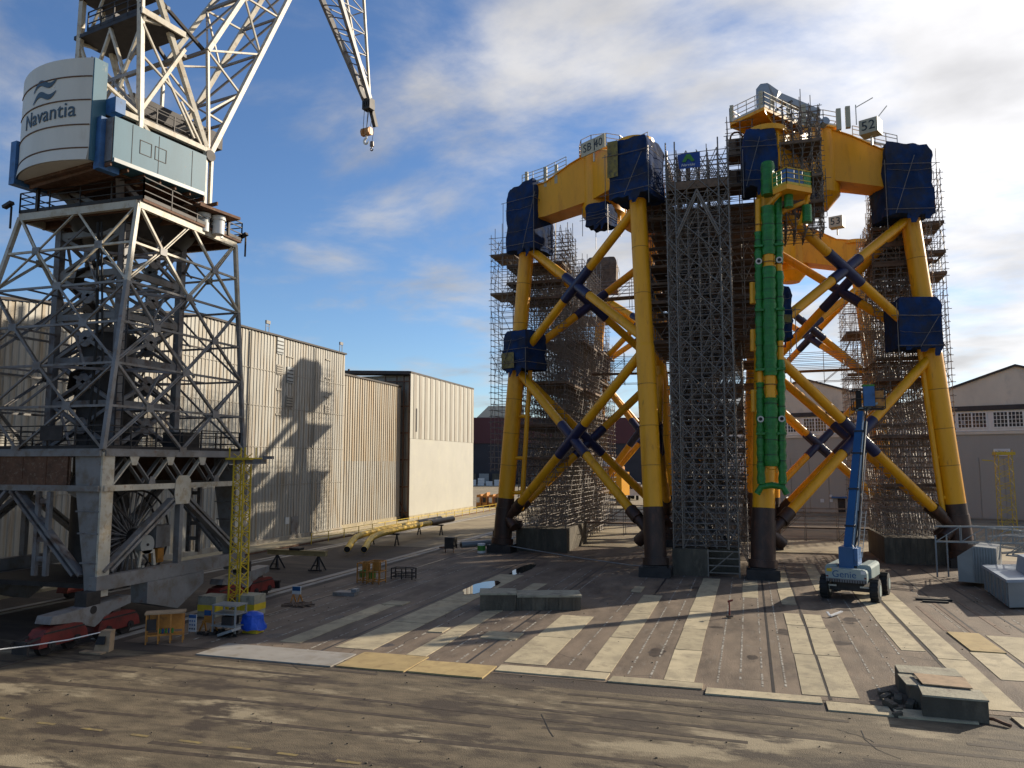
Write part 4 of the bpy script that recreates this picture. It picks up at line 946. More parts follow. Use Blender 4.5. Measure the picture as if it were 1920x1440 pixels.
    # horizontal plan bracing
for k in (1,2,4):
    mem('plan_brace',lerp(tw(k,1,-1),tw(k,1,1),.5),lerp(tw(k,1,1),tw(k,-1,1),.5),.12,m_dgrey); mem('plan_brace',lerp(tw(k,1,-1),tw(k,1,1),.5),lerp(tw(k,1,-1),tw(k,-1,-1),.5),.12,m_dgrey)
    mem('plan_brace',lerp(tw(k,-1,-1),tw(k,-1,1),.5),lerp(tw(k,1,1),tw(k,-1,1),.5),.12,m_dgrey); mem('plan_brace',lerp(tw(k,-1,-1),tw(k,-1,1),.5),lerp(tw(k,1,-1),tw(k,-1,-1),.5),.12,m_dgrey)
# secondary light bracing, ladders and pipes inside the tower
for f in range(4):
    A,B=corners[f],corners[(f+1)%4]
    for k in range(6):
        q0=lerp(lerp(tw(k,*A),tw(k,*B),.5),V((CX,CY+.5,tw(k,*A).z)),.35); q1=lerp(lerp(tw(k+1,*A),tw(k+1,*B),.25 if k%2==0 else .75),V((CX,CY+.5,tw(k+1,*A).z)),.2)
        mem('inner_brace',q0,q1,.09,m_dgrey); mem('inner_brace',lerp(tw(k,*A),tw(k,*B),.25),lerp(tw(k,*A),V((CX,CY+.5,tw(k,*A).z)),.55),.08,m_dgrey)
for x,y in ((CX+2.6,CY-2.0),(CX-2.2,CY+2.6)):
    b=MB()
    for q in (0,.4): b.bar((x+q,y,7.8),(x+q,y,18.6),.05)
    for k in range(27): b.bar((x,y,8+k*.4),(x+.4,y,8+k*.4),.03)
    b.obj('ladder',m_dark,crane)
b=MB(); b.path([(CX+1.5,CY-2.4,7.8),(CX+1.6,CY-2.3,13),(CX+1.2,CY-2.2,18.5)],.07,6); b.path([(CX+1.7,CY-2.4,7.8),(CX+1.9,CY-2.2,12),(CX+1.4,CY-2.2,18.5)],.05,6); b.obj('cable_run',m_black,crane)
# inner braced mast and shaft
H=1.95
for sx,sy in corners:
    mem('inner_post',(CX+sx*H,CY+.6+sy*H,7.7),(CX+sx*H,CY+.6+sy*H,18.6),.34,m_dgrey)
for f in range(4):
    A,B=corners[f],corners[(f+1)%4]; P=lambda c,z: V((CX+c[0]*H,CY+.6+c[1]*H,z))
    zs=[7.9,10.0,12.1,14.2,16.3,18.3]
    for z in zs[1:]: mem('inner_ring_beam',P(A,z),P(B,z),.2,m_dgrey if z<14 else m_greyp,.3)
    for z0,z1 in zip(zs,zs[1:]):
        mt=m_dgrey if z0<12 else m_greyp
        mem('inner_diagonal',P(A,z0),P(B,z1),.16,mt); mem('inner_diagonal',P(B,z0),P(A,z1),.16,mt)
        b=MB(); c=(P(A,z0)+P(B,z1))/2; n_=V((A[0]+B[0],A[1]+B[1],0))*.5; d=(P(B,z0)-P(A,z0)).normalized(); b.tube(c-n_*.03,c+n_*.06,.42,10); b.obj('gusset_plate',mt,crane)
b=MB(); b.tube((CX,CY,1.5),(CX,CY,13.5),1.25,24); b.obj('centre_shaft',m_dark,crane,smooth=True)
b=MB()
for k in range(14):
    a0,a1=k*.9,(k+1)*.9; 
    b.bar((CX+1.6*math.cos(a0),CY+1.6*math.sin(a0),8+k*.7),(CX+1.6*math.cos(a1),CY+1.6*math.sin(a1),8.7+k*.7),.4,.06)
b.obj('spiral_stair',m_dark,crane)
QX,QY=CX+TX,CY+TY
# platform at the tower head
b=MB(); b.box(QX-3.7,QX+3.7,QY-3.4,QY+3.75,TZ+.16,TZ+.28)
for k in range(7): b.box(QX-3.6,QX+3.6,QY-3.3+k*1.1,QY-3.2+k*1.1,TZ-.2,TZ+.16)
b.obj('head_platform',m_rustp,crane)
b=MB()
for k in range(24):
    a0,a1=2*math.pi*k/24,2*math.pi*(k+1)/24
b.tube((QX,QY,TZ+.28),(QX,QY,TZ+.5),2.2,32); b.tube((QX,QY,TZ-.8),(QX,QY,TZ+.16),2.3,28,r2=3.1); b.obj('slewing_ring',m_dark,crane,smooth=True)
HP_=[(QX-3.7,QY-3.4,TZ+.28),(QX+3.7,QY-3.4,TZ+.28),(QX+3.7,QY+3.75,TZ+.28),(QX-3.7,QY+3.75,TZ+.28),(QX-3.7,QY-3.4,TZ+.28)]
railing('platform_railing',HP_,crane,1.0,m_dark,step=1.8)
for x,y in ((QX-4.0,QY-3.6),(QX+3.7,QY+4.1)):
    b=MB(); b.bar((x,y,18.5),(x,y,TZ+.6),.07); b.obox((x-.1,y-.1,TZ+.65),(.25,0,.1),(0,.12,0),(-.03,0,.07)); b.obj('floodlight',m_dark,crane)
for x,y in ((QX-2.6,QY-3.4),(QX+3.7,QY+2.6)):
    b=MB(); b.box(x-.07,x+.07,y-.07,y+.07,TZ+.28,TZ+1.4); b.obj('junction_box',m_dark,crane)
# ---- portal, its cream paint mostly greyed to stand for shade
PX_=-25.6; PW=CX*2-PX_
def corner_col(X,Y,ix,iy):
    t=MB(); P=[]
    for z,wx,wy in ((1.75,.42,.42),(2.6,.5,.6),(6.1,1.0,1.5),(7.65,1.1,1.7)):
        x0,x1=sorted((X,X-ix*wx*1.3)); y0,y1=sorted((Y,Y-iy*.55)); P.append([(x0,y0,z),(x1,y0,z),(x1,y1,z),(x0,y1,z)])
    for r in P: t.v+=r
    for k in range(3):
        for i in range(4): t.f.append((4*k+i,4*k+(i+1)%4,4*k+4+(i+1)%4,4*k+4+i))
    t.f+= [(3,2,1,0),(12,13,14,15)]
    c=t.obj('portal_leg',m_greyp,crane)
    b=MB()
    for z in (3.1,4.3,5.2,6.1):
        k=.5+(z-1.75)/(5.9)*.75; x0,x1=sorted((X+.02*ix,X-ix*k*1.3)); b.box(x0,x1,min(Y,Y-iy*.58)-.03,max(Y,Y-iy*.58)+.03,z-.03,z+.03)
    b.obj('stiffener',m_dgrey,c)
    b=MB(); b.bar((X+.03*ix,Y-iy*.28,1.75),(X+.03*ix,Y-iy*.28,7.65),.1,.62,up=(0,1,0)); b.obj('flange',m_white if ix>0 else m_greyp,c)
Yc=[(CY-4.65,-1),(CY+4.65,1)]
for X,ix in ((PX_,1),(PW,-1)):
    for Y,iy in Yc: corner_col(X,Y,ix,iy)
ya,yb=CY-4.6,CY+4.6
for X,ix in ((PX_,1),(PW,-1)):
    mem('upper_chord',(X,ya,7.6),(X,yb,7.6),.3,m_greyp,.24); mem('lower_chord',(X,ya,6.15),(X,yb,6.15),.3,m_white if ix>0 else m_greyp,.24)
    n=4; pts=[]
    for k in range(n): 
        y0=ya+.5+(yb-ya-.5)*k/n; y1=ya+.5+(yb-ya-.5)*(k+1)/n; ym=(y0+y1)/2
        for dx in (0,-ix*.5): mem('girder_diagonal',(X+dx,y0,6.3),(X+dx,ym,7.45),.2,m_greyp if dx else m_white,.06); mem('girder_diagonal',(X+dx,ym,7.45),(X+dx,y1,6.3),.2,m_greyp,.06)
        b=MB(); b.prism([(X+.1*ix,ym-.28,7.5),(X+.1*ix,ym+.28,7.5),(X+.1*ix,ym+.14,7.1),(X+.1*ix,ym-.14,7.1)],(.03*ix,0,0)); b.obj('gusset_plate',m_white if ix>0 else m_greyp,crane)
        b=MB(); b.prism([(X+.1*ix,y1-.22,6.2),(X+.1*ix,y1+.22,6.2),(X+.1*ix,y1+.12,6.6),(X+.1*ix,y1-.12,6.6)],(.03*ix,0,0)); b.obj('gusset_plate',m_greyp,crane)
    ym=(ya+yb)/2
    b=MB(); b.prism([(X+.16*ix,ym-.55,5.75),(X+.16*ix,ym-.45,5.3),(X+.16*ix,ym+.45,5.3),(X+.16*ix,ym+.55,5.75),(X+.16*ix,ym+.5,6.4),(X+.16*ix,ym+.3,6.62),(X+.16*ix,ym-.3,6.62),(X+.16*ix,ym-.5,6.4)],(.03*ix,0,0)); b.obj('gusset_plate',m_white if ix>0 else m_greyp,crane)
    for s_,yf in ((-1,ya+.4),(1,yb-.4)):
        for off in (-.27,.27):
            mem('knee_brace',(X,ym+s_*.35+off*.7,5.55),(X,yf+off*.7,2.75),.12,m_greyp,.34,up=(1,0,0))
        b=MB()
        for k in range(1,7):
            c=lerp(V((X,ym+s_*.35,5.55)),V((X,yf,2.75)),k/7); b.obox(c,(.05,0,0),(0,.2,0),(0,0,.045))
        b.obj('batten_plate',m_dgrey,crane)
    mem('centre_post',(X,ym,5.6),(X,ym,2.6),.22,m_greyp,.3)
    mem('sill_beam',(X,ya-.2,2.3),(X,yb+.2,2.3),.4,m_greyp,.58)
    b=MB(); b.prism([(X+.25*ix,ym-2.05,2.0),(X+.25*ix,ym+1.6,2.0),(X+.25*ix,ym+1.6,1.45),(X+.25*ix,ym-.1,.55),(X+.25*ix,ym-2.05,1.1)],(-.9*ix,0,0)); b.obj('ballast_box',m_greyp,crane)
    # wheel bogies: an equaliser beam on two red trucks at each corner
    for yc in (CY-5.0,CY+4.9):
        b=MB(); b.prism([(X+.32*ix,yc-2.0,1.15),(X+.32*ix,yc-1.9,1.42),(X+.32*ix,yc+1.95,1.62),(X+.32*ix,yc+1.95,1.3),(X+.32*ix,yc+.95,1.12),(X+.32*ix,yc+.1,.66),(X+.32*ix,yc-.9,1.02)],(-.75*ix,0,0)); eq=b.obj('equaliser_beam',m_greyp if ix>0 else m_dgrey,crane)  # far side given a darker grey for shade
        b=MB(); b.tube((X+.34*ix,yc,1.35),(X-.45*ix,yc,1.35),.16,12); b.box(X-.3,X+.3,yc-.35,yc+.35,1.45,2.05); b.obj('pivot',m_dark,eq)
        for dy in (-1.35,1.35):
            y=yc+dy; t=MB(); pr=[]
            for k in range(9):
                a=math.pi*k/8; pr.append((X+.36*ix,y-1.12*math.cos(a)*(1.0),.40+.65*min(1,1.25*math.sin(a))))
            t.prism(pr+[(X+.36*ix,y+1.12,.36),(X+.36*ix,y-1.12,.36)],(-.72*ix,0,0)); bo=t.obj('bogie',m_red,crane)
            for wy in (-.58,.58):
                w_=MB(); w_.tube((X-.12,y+wy,.33),(X+.12,y+wy,.33),.32,18); w_.obj('wheel',m_dark,bo,smooth=True)
            g=MB(); g.box(X-.2,X+.2,y-.2,y+.2,1.0,1.2); g.obj('pin_block',m_steel,bo)
            g=MB()
            for wy in (-.58,.58): g.tube((X+.36*ix,y+wy,.42),(X+.42*ix,y+wy,.42),.16,12); g.tube((X+.42*ix,y+wy,.42),(X+.45*ix,y+wy,.42),.07,8)
            g.obj('axle_cap',m_dark,bo)
            g=MB(); g.box(X+.36*ix-.02,X+.36*ix+.02,y-.9,y+.9,.84,.9); g.obj('edge_rib',m_dark,bo)
            if dy*(1 if yc>CY else -1)>0:
                e=1 if dy>0 else -1; g=MB(); 
                for q in (-.28,.28): g.bar((X+q,y+e*1.0,.75),(X+q,y+e*1.75,.62),.07)
                g.box(X-.36,X+.36,y+e*1.55-.05,y+e*1.55+.05,.25,.7); g.obj('buffer_frame',m_dark,bo)
# cross girders with the rusty name panel on the near side
for Y,iy in Yc:
    mem('upper_chord',(PW,Y,7.6),(PX_,Y,7.6),.3,m_greyp,.24); mem('lower_chord',(PW,Y,6.15),(PX_,Y,6.15),.3,m_greyp,.24)
    b=MB(); b.box(PW+.6,PX_-1.75,Y-.06,Y+.06,6.27,7.48); b.obj('girder_web',m_rustp,crane)
    xm=(PX_+PW)/2-.2
    for s_,xf in ((-1,PW+.8),(1,PX_-.9)):
        for off in (-.25,.25): mem('knee_brace',(xm+s_*.3+off*.7,Y,6.0),(xf+off*.7,Y,2.6),.12,m_dgrey,.34,up=(0,1,0))
    for q in (-.3,.3): mem('centre_post',(xm+1.9+q,Y,6.0),(xm+1.9+q,Y,2.5),.16,m_dgrey,.2)
    b=MB(); 
    for z in (3.2,4.0,4.8,5.6): b.box(xm+1.7,xm+2.1,Y-.04,Y+.04,z-.1,z+.1)
    b.obj('batten_plate',m_dgrey,crane)
b=MB(); y=ya-.12
for k in range(6):      # weld ribs and bolted strip on the rusty web
    b.box(PW+1.2+k*1.3,PW+1.24+k*1.3,ya-.12-.02,ya-.1,6.3,7.45)
b.obj('web_stiffener',m_rustp,crane)
b=MB(); b.box(-28.9,-27.7,CY-4.75,CY-4.69,8.15,8.75); b.obj('dark_plate',m_dark,crane)
b=MB(); b.box(CX-4.4,CX+4.4,CY-4.4,CY+4.4,7.72,7.78); b.obj('portal_deck',m_dark,crane)
railing('deck_railing',[(CX-4.5,CY-4.5,7.78),(CX+4.5,CY-4.5,7.78),(CX+4.5,CY+4.5,7.78),(CX-4.5,CY+4.5,7.78),(CX-4.5,CY-4.5,7.78)],crane,1.0,m_dark,step=1.6)
b=MB(); b.box(-27.6,-26.4,31.2,32.4,7.8,8.7); b.obj('control_cabinet',m_dark,crane)
# inside the portal: cable reel, winch, cabinets
rl_=MB(); rc=V((-27.2,28.9,3.85)); R=2.1
ring=[rc+V((0,R*math.cos(2*math.pi*i/40),R*math.sin(2*math.pi*i/40))) for i in range(41)]
for dx in (-.35,.35): rl_.path([p+V((dx,0,0)) for p in ring],.05,6,cap=False)
reel=rl_.obj('cable_reel',m_dark,crane)
for i in range(28):
    a=2*math.pi*i/28; b=MB()
    for dx in (-.35,.35): b.bar(rc+V((dx*.5,.3*math.cos(a),.3*math.sin(a))),rc+V((dx,R*math.cos(a),R*math.sin(a))),.05,.05)
    b.obj('spoke',m_dgrey,reel)
b=MB(); b.tube(rc+V((-.5,0,0)),rc+V((.5,0,0)),.38,16); b.obj('reel_hub',m_dark,reel)
b=MB(); b.tube((-26.3,28.7,3.55),(-25.95,28.7,3.55),.42,22); w_=b.obj('winch_drum',m_reel,crane,smooth=True); b=MB(); b.tube((-25.95,28.7,3.55),(-25.9,28.7,3.55),.06,10); b.obj('axle',m_dark,w_)
b=MB()
b.bar((-26.0,28.5,2.65),(-26.0,28.45,1.95) ,.12); b.prism([(-25.95,28.2,2.6),(-25.95,28.35,2.6),(-25.95,28.42,3.15),(-25.95,29.05,3.15),(-25.95,29.12,2.6),(-25.95,29.27,2.6),(-25.95,29.15,3.3),(-25.95,28.32,3.3)],(-.1,0,0)); b.obj('winch_frame',m_white,crane)
b=MB(); b.box(-27.2,-26.3,29.6,30.5,3.3,4.3); b.obj('control_cabinet',m_greyp,crane)
b=MB(); b.box(-26.9,-26.4,29.85,30.25,2.6,3.25); b.obj('fire_box',m_orange,crane)
b=MB(); b.bar((-26.6,26.4,7.5),(-27.6,29.2,5.2),.12,.5); 
for q in (-.3,.3): b.bar((-26.6+q,26.3,6.1),(-26.8+q,28.4,4.4),.05,.1)
b.obj('access_ladder',m_dark,crane)
b=MB(); b.box(-33.6,-27,26.4,34,1.9,2.1); b.obj('machinery_floor',m_dark,crane)
b=MB(); b.tube((-28.0,26.6,5.9),(-27.0,26.9,7.3),.5,16); b.obj('striped_chute',m_greyp,crane,smooth=True)
nt=thing('safety_notice','small square white notice with a blue disc on the far side crane beam','notice',(-34.2,26.2,1.6))
b=MB(); b.box(-34.4,-34.0,25.5,25.55,1.55,1.95); b.obj('plate',m_signp,nt); b=MB(); b.tube((-34.2,25.5,1.75),(-34.2,25.48,1.75),.14,16); b.obj('disc',m_blue,nt)

# ---- slewing superstructure
TH=math.radians(10); AX=V((math.sin(TH),math.cos(TH),0)); BX=V((math.cos(TH),-math.sin(TH),0)); O2=V((-29.45,30.06,0))
def S(d,s,z): p=O2+AX*d+BX*s; return V((p.x,p.y,z))
def sbox(name,d0,d1,s0,s1,z0,z1,mat,par=None):
    b=MB(); b.obox(S((d0+d1)/2,(s0+s1)/2,(z0+z1)/2),BX*((s1-s0)/2),AX*((d1-d0)/2),(0,0,(z1-z0)/2)); return b.obj(name,mat,par or crane)
# pedestal legs of the house
b=MB()
for d,s in ((-1.8,-1.9),(-1.8,1.9),(1.9,1.9),(1.9,-1.9)): b.bar(S(d*.75,s*.75,19.3),S(d*1.1,s*1.15,20.45),.34)
for d0,s0,d1,s1 in ((-1.8,-1.7,-1.8,1.0),(-1.8,1.9,.4,1.9)): b.bar(S(d0,s0,20.4),S(d1,s1,19.2),.22)
b.obj('pedestal_leg',m_dgrey,crane)
b=MB(); b.prism([S(-3.6,-2.5,20.42),S(-3.6,2.5,20.42),S(3.0,2.5,20.42),S(3.0,-2.5,20.42)],(0,0,.16)); 
for k in range(8): b.bar(S(-3.3+k*.85,-2.5,20.32),S(-3.3+k*.85,3.4,20.42),.08,.18)
b.obj('turntable_floor',m_rustp,crane)
house=sbox('machinery_house',-3.3,1.75,1.9,3.5,20.5,22.6,m_lblue)
sbox('house_end',-3.36,-3.31,1.95,3.45,20.55,22.55,m_dgrey,house)
sbox('rubbing_strip',-3.25,1.7,3.5,3.53,20.52,20.7,m_galv,house)
for d in (-2.4,-1.0,.9): sbox('panel_seam',d,d+.02,3.5,3.512,20.55,22.55,m_dark,house)
for d in (-2.0,-1.2): 
    sbox('door_outline',d,d+.62,3.5,3.515,21.35,21.38,m_dark,house); sbox('door_outline',d,d+.62,3.5,3.515,21.98,22.01,m_dark,house); sbox('door_outline',d,d+.03,3.5,3.515,21.35,22.0,m_dark,house); sbox('door_outline',d+.6,d+.63,3.5,3.515,21.35,22.0,m_dark,house)
sbox('machinery_house',-3.3,1.75,-3.5,-1.9,20.5,22.55,m_blue)
sbox('house_top_beam',-3.9,3.2,1.85,2.1,23.55,23.8,m_white); sbox('house_top_beam',-3.6,3.2,-2.1,-1.85,23.55,23.8,m_white)
sbox('upper_walkway',-2.6,3.2,-1.8,1.8,23.5,23.58,m_dark)
railing('walkway_railing',[S(-1,1.9,23.8),S(3.1,1.9,23.8)],crane,.9,m_dark)
sbox('operator_shed',-1.5,2.6,-1.85,1.85,20.6,23.4,m_dgrey)
# counterweight: curved white casing with the yard name
CW0,HW,BU=-3.85,2.6,.65
def arc(s,off=0): return CW0-BU*(1-(s/HW)**2)-off
def cwband(z0,z1,o0,o1,name,mat,par,th=.0):
    b=MB(); n=20
    for i in range(n+1):
        s=-HW+2*HW*i/n
        b.v+=[tuple(S(arc(s,o0),s,z0)),tuple(S(arc(s,o1),s,z1))]
    for i in range(n): b.f.append((2*i,2*i+2,2*i+3,2*i+1))
    k=len(b.v)
    if th:
        for i in range(n+1): s=-HW+2*HW*i/n; b.v+=[tuple(S(arc(s,o0)+th,s,z0)),tuple(S(arc(s,o1)+th,s,z1))]
        for i in range(n): b.f+=[(k+2*i,2*i,2*i+2,k+2*i+2)[::-1],(2*i+1,k+2*i+1,k+2*i+3,2*i+3)]
    return b.obj(name,mat,par,smooth=True)
cw=MB(); n=24
pl=[(arc(-HW+2*HW*i/n),-HW+2*HW*i/n) for i in range(n+1)]+[(-3.2,HW),(-3.2,-HW)]
cw.prism([S(d,s,20.55) for d,s in pl],(0,0,4.75)); cwo=cw.obj('counterweight',m_cwhite,crane)
cwband(20.53,21.05,.1,.02,'lower_skirt',m_cwhite,cwo)
for z in (21.08,22.15,23.3,24.4): cwband(z,z+.05,.035,.035,'seam_band',m_rustp if z>21 else m_cwhite,cwo,.05)
sbox('side_panel',-3.84,-3.2,HW+.01,HW+.08,20.55,25.3,m_lblue,cwo)
sbox('side_panel',-4.0,-2.3,-HW-.45,-HW-.02,20.3,22.4,m_blue,cwo)
sbox('vent_grille',-3.2,-2.7,HW+.08,HW+.75,22.9,23.6,m_blue,cwo)
sbox('corner_panel',-3.6,-2.6,HW+.01,HW+.4,20.2,22.6,m_blue,cwo)
text_obj('lettering','Navantia',1.02,None,m_logo,cwo,depth=.01,space=1.03,align='LEFT',warp=lambda co: S(arc(-1.35+co.x*.9,.03+co.z),-1.35+co.x*.9,22.75+co.y+.035*co.x))
for zc in (24.2,23.65):
    b=MB(); n=16
    for i in range(n+1):
        t=i/n; s=-.65+1.6*t; zz=zc-.12+.20*math.sin(t*2*math.pi*.98-.15)*1.0+.40*t-.12*(t<0); th=.13*math.sin(math.pi*min(1,max(.03,t)))**.6+.01
        b.v+=[tuple(S(arc(s,.03),s,zz-th)),tuple(S(arc(s,.03),s,zz+th))]
    for i in range(n): b.f.append((2*i,2*i+2,2*i+3,2*i+1))
    b.obj('emblem_wave',m_logo,cwo)
# A-frame
for sg_ in (1,-1):
    s=2.0 if sg_>0 else -3.1
    A0,A1=S(-.97,s,23.7),S(-1.25,s*.8,36.5); B0,B1=S(2.95,s,23.8),S(-.95,s*.8,32.6)
    mem('a_frame_leg',A0,A1,0.252,m_white); mem('a_frame_leg',B0,B1,0.252,m_white)
    mem('a_frame_leg',S(-.97,s,20.4),A0,0.238,m_white); mem('a_frame_leg',S(3.0,s,20.3),B0,0.182,m_white); mem('a_frame_leg',S(3.35,s,19.6),S(3.35,s,23.5),0.168,m_white)
    mem('a_frame_brace',S(-.95,s,24.2),S(1.45,s*.95,28.5),0.168,m_white); mem('a_frame_brace',S(-1.02,s*.97,28.6),S(2.2,s,24.0),0.098,m_white)
    mem('a_frame_brace',S(-1.02,s*.97,27.0),S(2.1,s,25.4),0.098,m_white); mem('a_frame_brace',S(-1.1,s*.95,28.8),S(.9,s,29.3),0.140,m_white)
    mem('a_frame_brace',S(-.95,s,23.9),S(-3.4,s,24.9),0.140,m_white)
    mem('house_strut',S(-.9,s,23.6),S(.6,s*1.05,22.3),0.154,m_white); mem('house_strut',S(2.9,s,23.5),S(1.3,s,25.6),0.098,m_white)
for d,z in ((-1.0,26.2),(1.5,28.2),(2.6,24.9),(.4,30.2),(-1.15,33.0)): mem('cross_beam',S(d,-2.9,z),S(d,1.9,z),.18,m_greyp)
for d,z in ((-1.0,24.2),): mem('cross_brace',S(d,-1.9,z),S(d,1.9,z+3.6),.14,m_greyp); mem('cross_brace',S(d,1.9,z),S(d,-1.9,z+3.6),.14,m_greyp)
sbox('winch_platform',-1.2,1.25,-3.2,2.05,29.0,29.2,m_dark); sbox('platform_edge',-1.25,1.3,2.05,2.15,29.0,29.3,m_white); sbox('hoist_platform',-1.3,.6,-2.8,1.7,31.0,31.2,m_dark)
W_=[(-3,29),(-1.7,26.3),(-.5,29),(.7,26.3),(2,29)]
for (s0,z0),(s1,z1) in zip(W_,W_[1:]): mem('a_frame_lacing',S(-1.05,s0,z0),S(-1.0,s1,z1),0.140,m_white)
mem('a_frame_lacing',S(-1,.7,26.3),S(-.97,1.9,23.9),0.126,m_white); mem('a_frame_lacing',S(-1,-1.7,26.3),S(-.97,-3,23.9),0.126,m_white); mem('a_frame_lacing',S(-1,.7,26.3),S(-1,-.5,23.8),0.126,m_white)
for s0,s1 in ((-2,0),(2,0)): mem('a_frame_lacing',S(-1.1,s0,29.2),S(-1.15,s1,32.5),0.112,m_white)
railing('platform_railing',[S(-1.2,2.0,29.2),S(-1.2,-2.1,29.2)],crane,1.0,m_dark)
for d,s in ((-.9,-.8),(-.2,.9)): sbox('winch_motor',d,d+.9,s-.4,s+.4,29.2,29.9,m_dgrey)
sbox('lever_beam',.2,6.0,-.9,-.2,25.2,26.1,m_dark)
# slewing gear on the platform
for d,s in ((2.5,2.6),(3.2,2.9),(3.7,2.3)):
    b=MB(); b.tube(S(d,s,19.0),S(d,s,19.75),.3,14); b.tube(S(d,s,19.75),S(d,s,19.95),.36,14); b.obj('slewing_motor',m_signp,crane,smooth=True)
sbox('gear_platform',1.6,4.2,1.4,3.4,20.0,20.14,m_rustp)
# main jib
def jw(t): return 1.95-.9*t
def C_(t,sg_): return S(3.2+10.8*t,sg_*jw(t),23.4+22.3*t)
RP=[(0,3.2,23.4),(.26,3.05,29.3),(.47,5.6,33.9),(.68,8.2,38.6),(.86,11.2,43.2),(1,14.0,45.7)]
def R_(k,sg_): t,d,z=RP[k]; return S(d,sg_*jw(t),z)
ct_=[0,.2,.34,.48,.62,.82,1]
for sg_ in (1,-1):
    mem('jib_chord',C_(0,sg_),C_(1,sg_),.26,m_white)
    for k in range(5): mem('jib_chord',R_(k,sg_),R_(k+1,sg_),.15 if k==0 else .24,m_white)
    seq=[(C_(.2,sg_),R_(1,sg_)),(C_(.34,sg_),R_(1,sg_)),(C_(.34,sg_),R_(2,sg_)),(C_(.48,sg_),R_(2,sg_)),(C_(.62,sg_),R_(2,sg_)),(C_(.62,sg_),R_(3,sg_)),(C_(.76,sg_),R_(3,sg_)),(C_(.76,sg_),R_(4,sg_)),(C_(.88,sg_),R_(4,sg_)),(C_(.2,sg_),lerp(R_(0,sg_),R_(1,sg_),.42)),(C_(.1,sg_),lerp(R_(0,sg_),R_(1,sg_),.4))]
    for p,q in seq: mem('jib_brace',p,q,.10,m_white)
for t in (.1,.2,.34,.48,.62,.76,.9): mem('jib_cross_brace',C_(t,-1),C_(t,1),.12,m_greyp)
for t0,t1 in ((.1,.2),(.2,.34),(.34,.48),(.48,.62),(.62,.76),(.76,.9)): mem('jib_cross_brace',C_(t0,-1),C_(t1,1),.1,m_greyp); mem('jib_cross_brace',C_(t0,1),C_(t1,-1),.1,m_greyp)
for k in (1,2,3,4): mem('jib_cross_brace',R_(k,-1),R_(k,1),.16,m_greyp); mem('jib_cross_brace',R_(k,-1),R_(k+1,1),.1,m_greyp); mem('jib_cross_brace',R_(k,1),R_(k+1,-1),.1,m_greyp)
for sg_ in (1,-1): mem('luffing_strut',S(-.4,sg_*.9,31.5),S(3.05,sg_*1.4,29.4),.16,m_dark); mem('jib_stay',S(-1.2,sg_*1.2,36.3),S(8.2,sg_*1.2,38.6),.12,m_greyp)
b=MB(); b.tube(S(3.2,-2.1,23.4),S(3.2,2.15,23.4),.3,14); b.obj('jib_pivot',m_dark,crane,smooth=True)
# fly jib tapering down to the hook ropes
TIP=lambda sg_: S(18.95,sg_*.22,33.9)
TOPB=lambda sg_: S(14.0,sg_*1.0,45.7)
TOPA=lambda sg_: S(12.9,sg_*.95,41.7)
MIDF=lambda sg_: S(16.9,sg_*.9,42.6)
for sg_ in (1,-1):
    mem('fly_jib_chord',TOPA(sg_),TIP(sg_),.24,m_dgrey,.4); mem('fly_jib_chord',MIDF(sg_),TIP(sg_),.17,m_white); mem('fly_jib_chord',TOPB(sg_),MIDF(sg_),.2,m_white); mem('fly_jib_chord',TOPB(sg_),TOPA(sg_),.2,m_white)
    for k in range(1,6):
        t=k/6; mem('fly_jib_brace',lerp(TOPA(sg_),TIP(sg_),t),lerp(MIDF(sg_),TIP(sg_),t),.07,m_dgrey); mem('fly_jib_brace',lerp(TOPA(sg_),TIP(sg_),t-1/6),lerp(MIDF(sg_),TIP(sg_),t),.06,m_dgrey)
for k in range(0,12):
    t=k/12.5; mem('fly_jib_brace',lerp(TOPA(-1),TIP(-1),t),lerp(TOPA(1),TIP(1),t+.05),.06,m_dgrey)
    if k%2==0: mem('fly_jib_brace',lerp(MIDF(-1),TIP(-1),t),lerp(MIDF(1),TIP(1),t),.06,m_white)
hd=MB(); hd.obox(S(19.1,0,33.55),BX*.35,AX*.3,(0,0,.4)); head=hd.obj('jib_head',m_dark,crane)
for s in (-.2,0,.2):
    b=MB(); c=S(19.15,s,33.5); b.tube(c-BX*.05,c+BX*.05,.42,18); b.obj('sheave',m_dark,head,smooth=True)
b=MB(); b.bar(S(19.3,.0,33.7),S(20.0,.0,32.2),.28,.34); b.obj('nose_arm',m_dark,head)
rp=MB()
for d,s in ((18.85,-.15),(18.95,.1),(19.3,-.1),(19.45,.15)): rp.tube(S(d,s,33.3),S(18.95+(d-19.15)*.7,s,31.6),.022,5)
rp.tube(S(19.85,0,32.2),S(19.6,0,30.8),.02,5); rp.obj('hoist_rope',m_dark,crane)
hk=thing('hook_block','ochre sheave block with a pale hook hanging on ropes below the jib head','hook',S(18.95,0,30.7))
b=MB()
for s in (-.26,.26): b.tube(S(18.95,s-.1,31.4),S(18.95,s+.1,31.4),.3,14)
b.obox(S(18.95,0,31.4),BX*.4,AX*.16,(0,0,.26)); b.obj('sheave_block',m_copper,hk,smooth=False)
b=MB(); c=S(18.95,0,30.75); b.path([c+V((0,0,.45)),c+V((0,0,.2))]+[c+BX*(.2*math.cos(a))+V((0,0,.2*math.sin(a)-.05)) for a in [math.pi*.75+i*math.pi*1.25/8 for i in range(9)]],[.07,.08]+[.09,.1,.1,.1,.09,.08,.07,.05,.03],8); b.obj('hook',m_signp,hk,smooth=True)
hk2=thing('auxiliary_hook','small single hook hanging lower beside the main hook block','hook',S(19.6,0,30.3))
